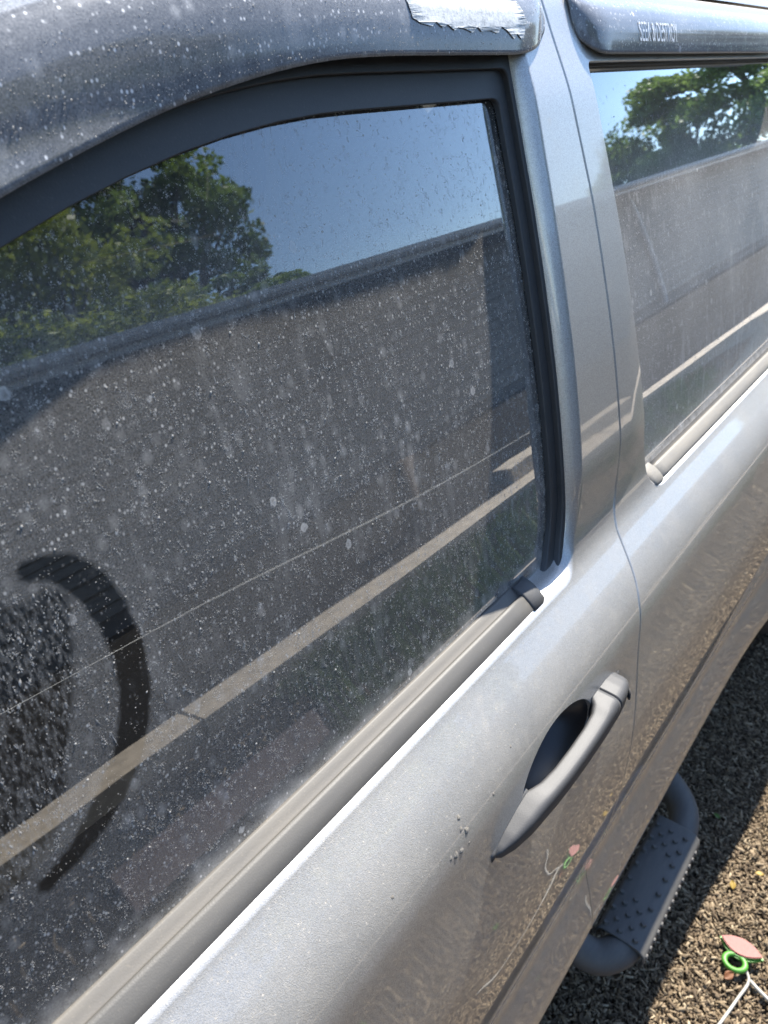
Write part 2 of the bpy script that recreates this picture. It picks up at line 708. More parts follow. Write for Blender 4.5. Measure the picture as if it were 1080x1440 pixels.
def hole_outline(dr=0., dt=0., db=0.):
    top = [(x, 1.638 - dt + dz(x) * 1.08) for x in np.arange(.62, -.26, -.04)]
    return round_poly([(-.36 + dr, ZB + db), (.650 - dr, ZB + db), (.672 - dr, 1.20), (.673 - dr, 1.40), (.676 - dr, 1.638 - dt)] + top,
                      [0, .03, .03, 0, .012])


front_hole = hole_outline()
rear_out = [(xg(.515) + .0025, .515)]
rear_out += [(1.76, .515), (1.765, .85), (1.77, 1.0), (1.78, 1.15), (1.78, 1.3), (1.74, 1.55), (1.70, 1.672), (xg(1.672) + .0025, 1.672)]
for z in np.linspace(1.66, .56, 45):
    rear_out.append((xg(z) + .0025, z))
rear_hole = round_poly([(.872, ZB), (1.62, ZB), (1.69, 1.25), (1.62, 1.612), (.790, 1.612), (.803, 1.50), (.818, 1.39), (.848, 1.22)],
                       [.03, .06, .12, .05, .012, 0, 0, 0])


def offset_poly(poly, d):
    """positive d shrinks"""
    p = np.array(poly, float)
    if area(p) < 0:
        p = p[::-1]
    t = np.roll(p, -1, 0) - np.roll(p, 1, 0)
    t /= np.linalg.norm(t, axis=1, keepdims=True) + 1e-12
    nrm = np.stack([-t[:, 1], t[:, 0]], 1)
    return [tuple(q) for q in p + nrm * d]


# ------------------------------------------------------------------ ground
def make_ground_mat():
    nt = NT('mulched_soil')
    o = nt.obj()
    sep = nt.n('SeparateXYZ')
    nt.l(o, sep.inputs[0])
    n1 = nt.noise(o, 70, 6, .7)
    n2 = nt.noise(o, 3, 4, .6)
    chips = nt.ramp(n1, [(.3, (.02, .015, .010)), (.5, (.06, .045, .030)), (.72, (.13, .10, .065))])
    soil = nt.ramp(n1, [(.3, (.006, .005, .004)), (.6, (.016, .013, .010)), (.8, (.03, .025, .018))])
    yb = nt.math('ADD', sep.outputs[1], nt.math('MULTIPLY', n2, .35))
    edge = nt.ramp(nt.math('ADD', yb, 2.0), [(.95, 0.), (1.0, 1.)])     # mulch near the car, soil coloured dark for the shaded yard beyond
    c = nt.mixc(edge, soil, chips)
    return nt.done(princ(nt, c, .95, 0, 0, .1, nt.bump(n1, .8, .02), spec=.2).outputs[0])


gv = 200
ground = mesh_obj('ground', [(-gv, -gv, 0), (gv, -gv, 0), (gv, gv, 0), (-gv, gv, 0)], [(0, 1, 2, 3)], make_ground_mat(), None, False)
tag(ground, kind='structure')


def chip_mesh(name, n, x0, x1, y0, y1, layers, mat, lmin=.008, lmax=.026, feather=False):
    x = rng.uniform(x0, x1, n)
    y = rng.uniform(y0, y1, n)
    if feather:                               # thin out towards the rim of the patch
        m = rng.random(n) < .38
        x = np.where(m, (x0 + x1) / 2 + rng.normal(0, (x1 - x0) * .48, n), x)
        y = np.where(m, (y0 + y1) / 2 + rng.normal(0, (y1 - y0) * .55, n), y)
    z = rng.uniform(.001, layers, n)
    L = rng.uniform(lmin, lmax, n) * rng.choice([.7, 1, 1, 1.7], n)
    Wd = L * rng.uniform(.14, .42, n)
    T = rng.uniform(.001, .004, n)
    yaw = rng.uniform(0, 6.283, n)
    pit = rng.normal(0, .28, n)
    rol = rng.normal(0, .5, n)
    base = np.array([(-.5, -.2, -.5), (-.42, .5, -.5), (.5, .2, -.5), (.38, -.5, -.5), (-.46, -.1, .5), (-.38, .4, .5), (.45, .15, .5), (.34, -.4, .5)])
    v = base[None] * np.stack([L, Wd, T], 1)[:, None, :]
    v = v * (1 + rng.uniform(-.25, .25, v.shape))
    cr, sr = np.cos(rol)[:, None], np.sin(rol)[:, None]
    X, Y, Z = v[..., 0], v[..., 1], v[..., 2]
    Y, Z = Y * cr - Z * sr, Y * sr + Z * cr
    cp, sp = np.cos(pit)[:, None], np.sin(pit)[:, None]
    X, Z = X * cp - Z * sp, X * sp + Z * cp
    cy, sy = np.cos(yaw)[:, None], np.sin(yaw)[:, None]
    X, Y = X * cy - Y * sy, X * sy + Y * cy
    P = np.stack([X + x[:, None], Y + y[:, None], Z + z[:, None]], -1).reshape(-1, 3)
    quads = np.array([(4, 5, 6, 7), (0, 1, 5, 4), (1, 2, 6, 5), (2, 3, 7, 6), (3, 0, 4, 7)])
    Fq = (quads[None] + (np.arange(n) * 8)[:, None, None]).reshape(-1, 4)
    me = bpy.data.meshes.new(name)
    me.vertices.add(len(P))
    me.vertices.foreach_set('co', P.ravel())
    me.loops.add(Fq.size)
    me.loops.foreach_set('vertex_index', Fq.ravel().astype(np.int32))
    me.polygons.add(len(Fq))
    me.polygons.foreach_set('loop_start', np.arange(0, Fq.size, 4, dtype=np.int32))
    me.polygons.foreach_set('loop_total', np.full(len(Fq), 4, dtype=np.int32))
    tone = np.repeat(rng.uniform(0, 1, n), 8)
    at = me.attributes.new('tone', 'FLOAT', 'POINT')
    at.data.foreach_set('value', tone.astype(np.float32))
    me.materials.append(mat)
    me.update(calc_edges=True)
    return link(bpy.data.objects.new(name, me))


def chip_mat():
    nt = NT('wood_chip')
    a = nt.n('Attribute', attribute_name='tone').outputs['Fac']
    c = nt.ramp(a, [(.0, (.038, .027, .017)), (.25, (.115, .082, .051)), (.6, (.19, .14, .086)), (.88, (.26, .20, .128)), (1., (.37, .30, .20))])
    n = nt.noise(nt.obj(), 300, 3)
    c2 = nt.mixc(nt.ramp(n, [(.35, .40), (.7, 0.)]), c, (.06, .045, .03))
    return nt.done(princ(nt, c2, .85, spec=.25).outputs[0])


CHIP = chip_mat()
mulch = chip_mesh('wood_chip_mulch', 130000, .60, 2.5, -.50, .36, .016, CHIP, .004, .014, True)
tag(mulch, 'loose tan wood chip mulch covering the ground beside the car', 'mulch', kind='stuff')
mulch2 = chip_mesh('scattered_wood_chips', 30000, -1.6, 4.8, -1.0, .3, .007, CHIP, .006, .022, True)
tag(mulch2, 'thin scatter of wood chips over the shade-coloured soil of the yard', 'mulch', kind='stuff')

# ------------------------------------------------------------------ the car
car = empty('silver_suv', (0, 0, 0))
tag(car, 'dusty silver four-door car with dark window visors, parked on wood chips', 'car')

HOLE_HEM_F = ((.0015, .0006), (.0040, .003), (.0075, .008), (.0105, .014), (.0125, .020), (.013, .034))
HOLE_HEM_R = ((.0012, .0008), (.0025, .003), (.003, .02))
CUP = [(.514 + .074 * math.cos(a), 1.034 + .0425 * math.sin(a)) for a in np.linspace(0, 2 * math.pi, 49)[:-1]]
front_door = panel('front_door', front_out, [front_hole, CUP], S_plain, M['paint'], car, g=.0085, hole_hem=HOLE_HEM_F, hem_last=((.0010, .0008), (.0016, .0025), (.0018, .010)))
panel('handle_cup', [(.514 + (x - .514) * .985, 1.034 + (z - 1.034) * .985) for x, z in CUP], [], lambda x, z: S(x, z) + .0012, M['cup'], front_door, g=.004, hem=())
rear_door = panel('rear_door', rear_out, [rear_hole], S_plain, M['paint'], car, g=.011, hole_hem=HOLE_HEM_R)

# wings front and back
quarter_out = [(2.87, .515), (3.20, .515), (3.24, .8), (3.22, 1.1), (3.16, 1.4), (3.02, 1.672), (1.705, 1.672), (1.745, 1.55), (1.785, 1.3), (1.785, 1.15), (1.775, 1.0), (1.77, .85), (1.765, .515), (1.92, .515)]
for a_ in np.linspace(165, -14, 18):
    quarter_out.append((2.38 + .47 * math.cos(RAD(a_)), .40 + .47 * math.sin(RAD(a_))))
quarter_hole = round_poly([(1.93, 1.18), (3.02, 1.18), (2.90, 1.60), (1.88, 1.60)], [.05, .08, .08, .05])
panel('quarter_panel', quarter_out, [quarter_hole], S_plain, M['paint'], car, g=.04, hole_hem=HOLE_HEM_R)
fender_out = [(-.415, .515), (-.415, 1.215), (-.55, 1.16), (-.9, 1.115), (-1.5, 1.08), (-1.72, 1.0), (-1.75, .8), (-1.74, .56), (-1.46, .56)]
for a_ in np.linspace(20, 165, 16):
    fender_out.append((-1.02 - .47 * math.cos(RAD(a_)), .40 + .47 * math.sin(RAD(a_))))
fender_out.append((-.57, .515))
panel('front_fender', fender_out, [], S_plain, M['paint'], car, g=.04)
# far side of the body, same sheets mirrored
far_front = panel('front_door', front_out, [front_hole], S_plain, M['paint'], car, g=.05, mirror=True)
far_rear = panel('rear_door', rear_out, [rear_hole], S_plain, M['paint'], car, g=.05, mirror=True)
panel('quarter_panel', quarter_out, [quarter_hole], S_plain, M['paint'], car, g=.06, mirror=True)
panel('front_fender', fender_out, [], S_plain, M['paint'], car, g=.06, mirror=True)
for par, hl, mir in ((far_front, front_hole, True), (far_rear, rear_hole, True)):
    panel('window_glass', offset_poly(hl, -.012), [], lambda x, z: S(x, z, False) + .012, M['glass_dark'], par, g=.08, hem=(), mirror=True)
panel('quarter_glass', offset_poly(quarter_hole, -.012), [], lambda x, z: S(x, z, False) + .010, M['glass_rear'], car, g=.06, hem=())
panel('quarter_glass', offset_poly(quarter_hole, -.012), [], lambda x, z: S(x, z, False) + .010, M['glass_dark'], car, g=.06, hem=(), mirror=True)

# roof with rails, header and pillars
sec = []
for z in np.linspace(1.678, 1.765, 14):
    sec.append((float(S0(z)), float(z)))
y0_, z0_ = sec[-1]
for t in np.linspace(0, 1, 14)[1:]:
    sec.append((y0_ + (YC - y0_) * t, z0_ + .055 * (1 - (1 - t) ** 2.2)))
full = sec + [(2 * YC - y, z) for y, z in sec[:-1][::-1]]
rings = []
for x in list(np.linspace(.12, .6, 12)) + list(np.linspace(.7, 2.96, 18)) + [3.0, 3.02]:
    drop = dz(x)
    rear = -.10 * max(0, (x - 2.56) / .46) ** 2
    rings.append([(x, y + (0.0), z + drop + (rear if z > 1.70 else rear * .2)) for y, z in full])
roof = loft('roof', rings, M['paint'], car, closed=False)
for side, nm in ((0, 'windshield_pillar'), (1, 'windshield_pillar')):
    rr = []
    for x in np.linspace(.13, -.52, 16):
        r_ = [(x, y if side == 0 else 2 * YC - y, z + dz(x)) for y, z in sec[:12]]
        y_, z_ = sec[11]
        r_ += [(x - .006, y_ + .02 if side == 0 else 2 * YC - y_ - .02, z_ + dz(x) - .02)]
        rr.append(r_)
    loft(nm, rr, M['paint'], car, closed=False)
rr = []
for x in np.linspace(.13, -.60, 12):
    rr.append([(x - .10 * (1 - ((t - .5) * 2) ** 2), .455 + (2 * YC - .91) * t, 1.738 + dz(x) - .004) for t in np.linspace(0, 1, 13)])
loft('windshield', rr, M['glass_clear'], car, closed=False)
# bonnet, nose, tail
rr = []
for x in np.linspace(-.45, -1.72, 12):
    hz = 1.12 + .03 * (x + .45) + (-.20 * max(0, (-x - 1.45) / .27) ** 2) + .02
    rr.append([(x, .20 + (2 * YC - .40) * t, hz + .05 * (1 - abs(2 * t - 1) ** 3)) for t in np.linspace(0, 1, 15)])
loft('bonnet', rr, M['paint'], car, closed=False)
box('front_bumper', (-1.82, .22, .45), (-1.70, 2 * YC - .22, .80), M['paint'], car, .05)
box('radiator_grille', (-1.77, .34, .80), (-1.71, 2 * YC - .34, 1.02), M['under'], car, .02)
tail_r = []
for z, xx in ((.55, 3.20), (.8, 3.24), (1.1, 3.22), (1.18, 3.21)):
    tail_r.append([(xx + .03 * (1 - (2 * t - 1) ** 4), float(S0(z)) + (2 * YC - 2 * float(S0(z))) * t, z) for t in np.linspace(0, 1, 15)])
loft('tailgate', tail_r, M['paint'], car, closed=False)
rr = []
for z, xx in ((1.18, 3.21), (1.4, 3.16), (1.66, 3.025)):
    rr.append([(xx + .02 * (1 - (2 * t - 1) ** 4), float(S0(z)) + (2 * YC - 2 * float(S0(z))) * t, z) for t in np.linspace(0, 1, 15)])
loft('rear_window', rr, M['glass_rear'], car, closed=False)
box('rear_bumper', (3.16, .20, .42), (3.32, 2 * YC - .20, .64), M['under'], car, .04)
# sills and floor
for nm, my in (('rocker_panel', False), ('rocker_panel', True)):
    pr = [(.185, .530), (.180, .500), (.192, .470), (.225, .445), (.34, .440), (.34, .60), (.21, .60)]
    rr = [[(x, (2 * YC - y if my else y), z) for y, z in pr] for x in (-.56, 1.90)]
    loft(nm, rr, M['under'], car, smooth=False)
box('floor_pan', (-1.65, .34, .46), (3.16, 2 * YC - .34, .52), M['under'], car)
box('firewall', (-.50, .24, .52), (-.44, 2 * YC - .24, 1.12), M['under'], car)


def cut_door_card(name, out, hole, par, mirror=False):
    o2 = [(x, min(z, 1.60 + dz(x))) for x, z in out]
    return panel(name, offset_poly(out, .02), [offset_poly(hole, -.004)], lambda x, z: S_plain(x, z) + .062, M['interior'], par, g=.06, hem=((0, .02),), mirror=mirror)


cut_door_card('door_card', front_out, front_hole, front_door)
cut_door_card('door_card', rear_out, rear_hole, rear_door)
cut_door_card('door_card', front_out, front_hole, far_front, True)
cut_door_card('door_card', rear_out, rear_hole, far_rear, True)
# headliner under the roof
rr = []
for x in np.linspace(.15, 2.96, 8):
    rr.append([(x, .44 + (2 * YC - .88) * t, 1.70 + dz(x) + .05 * (1 - (2 * t - 1) ** 2)) for t in np.linspace(0, 1, 9)])
loft('headliner', rr, M['interior'], car, closed=False)


# wheels
def wheel(x, y, sgn):
    w = empty('wheel', (x, y, .37), car)
    prof = [(.20, -.105), (.30, -.125), (.355, -.12), (.370, -.09), (.372, 0), (.370, .09), (.355, .12), (.30, .125), (.20, .105)]
    rr = []
    for k in range(49):
        a = 2 * math.pi * k / 48
        rr.append([(r * math.cos(a), q, r * math.sin(a)) for r, q in prof])
    loft('tyre', rr, M['tyre'], w, closed=False)
    rr = []
    prof = [(.212, -.11 * sgn), (.20, -.09 * sgn), (.185, -.04 * sgn), (.06, -.06 * sgn), (.0, -.065 * sgn)]
    for k in range(41):
        a = 2 * math.pi * k / 40
        cut = .6 + .4 * math.cos(5 * a)
        rr.append([(r * math.cos(a), q + (sgn * .03 * (1 - cut) if 0.05 < r < .19 else 0), r * math.sin(a)) for r, q in prof])
    loft('rim', rr, M['alloy'], w, closed=False)
    return w


for x in (2.38, -1.02):
    wheel(x, .30, 1)
    wheel(x, 2 * YC - .30, -1)
    for my in (False, True):
        rr = []
        for k in range(17):
            a = math.pi * 1.1 * k / 16 - .05 * math.pi
            ca, sa = math.cos(a), math.sin(a)
            rr.append([(x + r * ca, (2 * YC - y if my else y), .40 + r * sa) for r, y in ((.475, .19), (.485, .30), (.485, .52), (.40, .55), (.01, .55))])
        loft('wheel_well', rr, M['under'], car, closed=False)

# interior: two front seats, rear bench, dash, steering wheel
def seat(x, y, w=.50, nm='front_seat'):
    s = empty(nm, (x, y, .55), car)
    def pad(name, secs):
        rr = []
        for (cx, cz, hw, th, ax, az) in secs:
            ring = []
            for k in range(20):
                a = 2 * math.pi * k / 20
                ca, sa = math.cos(a), math.sin(a)
                e = .55
                u = math.copysign(abs(ca) ** e, ca) * hw
                v_ = math.copysign(abs(sa) ** e, sa) * th
                ring.append((cx + ax * v_, u, cz + az * v_))
            rr.append(ring)
        loft(name, rr, M['seat'], s)
    h = w / 2
    pad('cushion', [(-.30, .18, h * .85, .05, 0, 1), (-.26, .18, h, .07, 0, 1), (0, .15, h, .08, 0, 1), (.18, .13, h, .08, 0, 1)])
    pad('backrest', [(.12, .20, h * .95, .07, 1, 0), (.18, .40, h, .07, 1, .2), (.24, .60, h * .92, .06, 1, .2), (.28, .74, h * .7, .05, 1, .2), (.285, .77, h * .5, .03, 1, .2)])
    pad('headrest', [(.29, .79, .10, .03, 1, .2), (.30, .83, .13, .05, 1, .2), (.31, .93, .12, .05, 1, .2), (.315, .97, .08, .03, 1, .2)])
    return s


seat(.50, .66)
seat(.50, 2 * YC - .66)
seat(1.42, YC, 1.3, 'rear_bench')
rr = []
for y in np.linspace(.26, 2 * YC - .26, 14):
    hump = .05 * math.exp(-((y - .66) / .17) ** 2)
    rr.append([(-.44, y, .60), (-.44, y, 1.12), (-.30, y, 1.15 + hump * .4), (-.12, y, 1.13 + hump), (-.04, y, 1.06 + hump), (-.06, y, .92), (-.16, y, .70), (-.20, y, .60)])
loft('dashboard', rr, M['interior'], car)
sw = empty('steering_wheel', (.10, .66, 1.06), car)
sw.rotation_euler = (0, RAD(-25), 0)
rr = []
for k in range(65):
    a = 2 * math.pi * k / 64
    rr.append([((.016 * math.sin(b)), (.185 + .015 * math.cos(b)) * math.cos(a), (.185 + .015 * math.cos(b)) * math.sin(a)) for b in [2 * math.pi * j / 12 for j in range(12)]])
loft('rim', rr, M['interior'], sw, caps=False)
rr = []
for x_, q in ((-.04, .05), (-.02, .075), (.0, .078), (.012, .06), (.016, .02)):
    rr.append([(x_, q * math.cos(b) * 1.1, q * math.sin(b) * .9) for b in [2 * math.pi * j / 20 for j in range(20)]])
loft('hub', rr, M['interior'], sw)
for ang in (0, 180, 250, 290):
    a = RAD(ang)
    tube('spoke', [(-.005, .05 * math.cos(a), .05 * math.sin(a)), (0, .178 * math.cos(a), .178 * math.sin(a))], .012, M['interior'], sw, 8)
tube('steering_column', [(.08, .66, 1.05), (-.10, .66, .97)], .035, M['interior'], car, 12)

# ------------------------------------------------------------------ windows of the near doors
def seg_dist(p, pl):
    d = np.full(len(p), 9.)
    for a, b in zip(pl[:-1], pl[1:]):
        a, b = np.array(a), np.array(b)
        ab = b - a
        t = np.clip(((p - a) @ ab) / (ab @ ab), 0, 1)
        d = np.minimum(d, np.linalg.norm(p - (a + t[:, None] * ab), axis=1))
    return d


GD = .022
_W3 = np.array(_W); _R3 = np.array(_R); _U3 = np.array(_U)


def ray_to_glass(px, py, off):
    d = _R3 * (px - 540) + _U3 * (720 - py) + _W3 * 1081.
    t = np.linspace(.05, 4, 6000) / np.linalg.norm(d)
    P = np.array([0, 0, CAM_H]) + t[:, None] * d
    i = np.argmax(P[:, 1] - (S0(P[:, 2]) + off) > 0)
    return P[i, 0], P[i, 2]


ARC_PX = ((38, 803), (62, 798), (95, 803), (130, 825), (160, 868), (182, 920), (190, 970), (187, 1020), (180, 1060), (160, 1110), (135, 1155), (105, 1200), (65, 1243))
RAG_PX = ((-80, 830), (30, 845), (60, 818), (100, 828), (107, 900), (105, 1000), (95, 1120), (80, 1180), (20, 1260), (-80, 1330))
ARC = [ray_to_glass(px, py, GD) for px, py in ARC_PX]
RAG = [ray_to_glass(px, py, GD) for px, py in RAG_PX]


def dust_grains(name, outline, off, par, n_clump, per, n_uni, n_big, seed, wiped=False, lo=.00012, hi=.0010):
    """grit sticking out of the pane: tiny four-sided grains, thicker where drops dried"""
    g = np.random.default_rng(seed)
    p = np.array(outline)
    bl, bh = p.min(0), p.max(0)
    cc = g.uniform(bl, bh, (n_clump, 2))
    sg = g.uniform(.0005, .0016, n_clump)
    pc = np.repeat(cc, per, 0) + g.normal(0, 1, (n_clump * per, 2)) * np.repeat(sg, per)[:, None] * np.array([1., 1.55])
    pu = g.uniform(bl, bh, (n_uni, 2))
    pb = g.uniform(bl, bh, (n_big, 2))
    q = np.concatenate([pc, pu, pb])
    r = np.concatenate([g.lognormal(math.log(.00019), .35, len(pc)), g.lognormal(math.log(.00018), .45, len(pu)), g.uniform(.0005, .0010, n_big)])
    ln = np.ones(len(q))
    nf = 90                                   # lint
    q = np.concatenate([q, g.uniform(bl, bh, (nf, 2))])
    r = np.concatenate([r, np.full(nf, .00022)])
    ln = np.concatenate([ln, g.uniform(6, 22, nf)])
    ok = inside(outline, q)
    if wiped:
        w = seg_dist(q, ARC) < .0098 + g.normal(0, .0009, len(q))
        ok &= ~(w & (g.random(len(q)) > .16))
        sm = inside(RAG, q)
        ok &= ~(sm & (g.random(len(q)) > .50))
        ln = np.where(sm, g.uniform(1.2, 4.0, len(q)), ln)
    q, r, ln = q[ok], np.clip(r[ok], lo, hi), ln[ok]
    n = len(q)
    a = g.uniform(0, 6.283, n)
    a = np.where(ln > 1.1, g.normal(0, .35, n), a)
    y = S_glass(q[:, 0], q[:, 1]) + off
    V = np.empty((n, 5, 3))
    sl = (S_glass(q[:, 0], q[:, 1] + .005) - S_glass(q[:, 0], q[:, 1] - .005)) / .01
    for k in range(4):
        t = a + k * math.pi / 2
        ca, sa = np.cos(math.pi / 2 * k), np.sin(math.pi / 2 * k)
        u, v_ = ca * r * g.uniform(.7, 1.2, n), sa * r * ln * g.uniform(.7, 1.2, n)
        dx = u * np.cos(a) - v_ * np.sin(a)
        dzz = u * np.sin(a) + v_ * np.cos(a)
        V[:, k] = np.stack([q[:, 0] + dx, y + dzz * sl, q[:, 1] + dzz], 1)
    h = r * g.uniform(.6, 1.1, n)
    V[:, 4] = np.stack([q[:, 0] + g.normal(0, .2, n) * r, y - h * .96, q[:, 1] + h * .28], 1)
    T = np.array([(0, 1, 4), (1, 2, 4), (2, 3, 4), (3, 0, 4)])
    Fq = (T[None] + (np.arange(n) * 5)[:, None, None]).reshape(-1, 3)
    me = bpy.data.meshes.new(name)
    me.vertices.add(n * 5)
    me.vertices.foreach_set('co', V.ravel())
    me.loops.add(Fq.size)
    me.loops.foreach_set('vertex_index', Fq.ravel().astype(np.int32))
    me.polygons.add(len(Fq))
    me.polygons.foreach_set('loop_start', np.arange(0, Fq.size, 3, dtype=np.int32))
    me.polygons.foreach_set('loop_total', np.full(len(Fq), 3, dtype=np.int32))
    me.materials.append(M['grit'])
    me.update(calc_edges=True)
    o = link(bpy.data.objects.new(name, me), par)
    o['kind'] = 'stuff'
    return o


def grit_mat():
    nt = NT('pale_grit')
    df = nt.n('BsdfDiffuse')
    df.inputs['Color'].default_value = (.62, .59, .54, 1)
    tl = nt.n('BsdfTranslucent')
    tl.inputs['Color'].default_value = (.60, .58, .55, 1)
    return nt.done(nt.mixs(.5, df.outputs[0], tl.outputs[0]))


M['grit'] = grit_mat()


def glass_pane(name, outline, off, mat, par, g, wipe=False):
    o = panel(name, outline, [], lambda x, z: S_glass(x, z) + off, mat, par, g=g, hem=((0, .004),))
    if wipe:
        me = o.data
        co = np.empty(len(me.vertices) * 3)
        me.vertices.foreach_get('co', co)
        co = co.reshape(-1, 3)[:, [0, 2]]
        arc = ARC
        d = seg_dist(co, arc)
        # the swipe narrows where it starts and where it fades out
        e0 = np.linalg.norm(co - np.array(arc[0]), axis=1)
        e1 = np.linalg.norm(co - np.array(arc[-1]), axis=1)
        wd = .0098 * (.55 + .45 * sstep(0, .035, e0)) * (.5 + .5 * sstep(0, .06, e1))
        w = np.minimum(d + (.0110 - wd), .025)
        rag = RAG
        ins = inside(rag, co)
        dd = dist_poly(rag, co)
        sm = np.where(ins, np.minimum(dd, .01), 0)
        for nm, val in (('wipe', w), ('smear', sm)):
            at = me.attributes.new(nm, 'FLOAT', 'POINT')
            at.data.foreach_set('value', val.astype(np.float32))
    return o


glass_pane('window_glass', offset_poly(front_hole, -.010), GD, M['glass_front'], front_door, .0036, True)
glass_pane('window_glass', offset_poly(rear_hole, -.008), .016, M['glass_rear'], rear_door, .03)
dust_grains('dust_grains', hole_outline(.02, .05, .03), GD, front_door, 5200, 20, 46000, 300, 5, True)
dust_grains('dust_grains', offset_poly(rear_hole, .02), .016, rear_door, 500, 10, 7000, 260, 6)


def ring_panel(name, outer, inner, off, mat, par, g=.012, depth=.010, lip=.004):
    hm = ((.0008, .0006), (.0015, .002), (.0015, depth))
    return panel(name, outer, [inner], lambda x, z: S_glass(x, z) + off, mat, par, g=g, hem=hm)


# black run channel around the front glass: wide at the pillar, two steps
ring_panel('window_seal', offset_poly(front_hole, -.006), hole_outline(.014, .030, .004), .0085, M['rubber'], front_door, depth=.012)  # top widened in black to stand for shade under the visor
ring_panel('window_channel', offset_poly(front_hole, -.006), hole_outline(.027, .052, .008), .0150, M['rubber'], front_door, depth=.006)
ring_panel('window_seal', offset_poly(rear_hole, -.004), offset_poly(rear_hole, .005), .011, M['rubber'], rear_door, g=.02, depth=.004)


# belt mouldings
def molding(name, par, x0, x1, off, mat_o, mat_l, sc=1.0):
    # outer strip
    pr = [(.2480, 1.1460), (.2462, 1.1488), (.2468, 1.1520), (.2525, 1.1572), (.2580, 1.1612), (.2610, 1.1626), (.2626, 1.1616), (.2632, 1.150)]
    xs = np.linspace(x0, x1, 24)
    rr = [[(x, y, z) for y, z in pr] for x in xs]
    a = loft(name, rr, mat_o, par)
    # inner wiper lip against the pane
    gy = float(S0(1.166)) + off
    k = (gy - .2625) / .013
    pr = [(.2622, 1.150), (.2626, 1.1602), (.2640, 1.1606), (.2625 + .0055 * k, 1.1632), (.2625 + .0100 * k, 1.1656), (gy - .0006, 1.1664), (gy - .0006, 1.150)]
    rr = [[(x, y, z) for y, z in pr] for x in xs]
    b = loft('glass_wiper', rr, mat_l, par)
    return a, b


molding('belt_molding', front_door, -.36, .572, GD, M['molding'], M['lip'])
molding('belt_molding', rear_door, .895, 1.62, .016, M['lip_sunlit'], M['lip'])
# end caps of the mouldings
pr = [(.2478, 1.1440), (.2448, 1.1475), (.2452, 1.1532), (.2515, 1.1590), (.2580, 1.1634), (.2650, 1.1658), (.2700, 1.1672), (.2735, 1.1660), (.268, 1.146)]
rr = [[(x, y + t, z - t * .3) for y, z in pr] for x, t in ((.560, .0014), (.5615, 0), (.578, .0), (.583, .0015), (.586, .005))]
loft('molding_end_cap', rr, M['rubber'], front_door)
rr = [[(x, y + t - .001, z - t * .3) for y, z in pr] for x, t in ((.876, .005), (.879, .0015), (.884, 0), (.903, .0), (.9045, .0014))]
loft('molding_end_cap', rr, M['lip_sunlit'], rear_door)


# ------------------------------------------------------------------ window visors
def visor(name, par, xs, attach, prot, dropf, mat, front_close, rear_close):
    """xs: stations; attach(x) -> z of the upper flange; returns V(x, v) surface"""
    x0, x1 = xs[0], xs[-1]

    def fade(x):
        f = 1.
        if rear_close and x > x1 - .085:
            f = math.sqrt(max(0., 1 - ((x - (x1 - .085)) / .085) ** 2.2))
        if front_close and x < x0 + front_close:
            f = min(f, math.sqrt(max(0., 1 - ((x0 + front_close - x) / front_close) ** 2.4)))
        return f
    curve = [(0, 0), (.10, .035), (.30, .10), (.52, .20), (.72, .36), (.86, .55), (.95, .78), (1., 1.)]      # outwards, downwards

    def V(x, v, lift=0.):
        za = attach(x)
        ya = float(S0(za)) - .002
        f = fade(x)
        a = np.interp(v, np.linspace(0, 1, len(curve)), [c[0] for c in curve])
        b = np.interp(v, np.linspace(0, 1, len(curve)), [c[1] for c in curve])
        zl = za - dropf(x) * b * (.45 + .55 * f)
        yl = min(ya, float(S0(zl)) - .001) if f < .999 else ya
        # outwards from the flange; never inside the door
        y = ya - prot(x) * a * f
        y = min(y, float(S0(zl)) - .0015 - .0005)
        return Vector((x, y - lift, zl))
    rr = []
    nv = 22
    for x in xs:
        rr.append([V(x, k / nv) for k in range(nv + 1)])
    o = loft(name, rr, mat, par, closed=False)
    # make the outside face outwards
    sd = o.modifiers.new('thickness', 'SOLIDIFY')
    sd.thickness = .003
    sd.offset = 0
    return o, V


xs = list(np.linspace(-.38, .60, 60)) + list(np.linspace(.61, .722, 36))
fv, FV = visor('window_visor', front_door, xs, lambda x: 1.664 + dz(x), lambda x: .026 - .010 * float(sstep(0, .4, .52 - x)), lambda x: .047 + .013 * float(sstep(0, .35, .50 - x)), M['visor'], 0, True)
xs = list(np.linspace(.780, .85, 28)) + list(np.linspace(.86, 1.48, 40)) + list(np.linspace(1.485, 1.54, 20))
rv, RV = visor('window_visor', rear_door, xs, lambda x: 1.664, lambda x: .028, lambda x: .047, M['visor'], .055, True)


def visor_grit(V, par, x0, x1, n, seed):
    g = np.random.default_rng(seed)
    vs, fs = [], []
    for k in range(n):
        x, v = g.uniform(x0, x1), g.uniform(.02, .97)
        p = V(x, v, .0016)
        q = V(x, min(1, v + .01), .0016)
        t = (q - p).normalized()
        nrm = Vector((1, 0, 0)).cross(t)
        if nrm.y > 0:
            nrm = -nrm
        r = float(np.clip(g.lognormal(math.log(.00017), .5), .0001, .0006))
        a = g.uniform(0, 1.57)
        b = len(vs)
        for m in range(4):
            c_, s_ = math.cos(a + m * 1.5708), math.sin(a + m * 1.5708)
            vs.append(p + Vector((1, 0, 0)) * c_ * r + t * s_ * r)
        vs.append(p + nrm * r * 1.0)
        fs += [(b, b + 1, b + 4), (b + 1, b + 2, b + 4), (b + 2, b + 3, b + 4), (b + 3, b, b + 4)]
    o = mesh_obj('dust_grains', vs, fs, M['grit'], par, False)
    o['kind'] = 'stuff'


visor_grit(FV, front_door, .0, .715, 9000, 3)
visor_grit(RV, rear_door, .80, 1.5, 3500, 4)


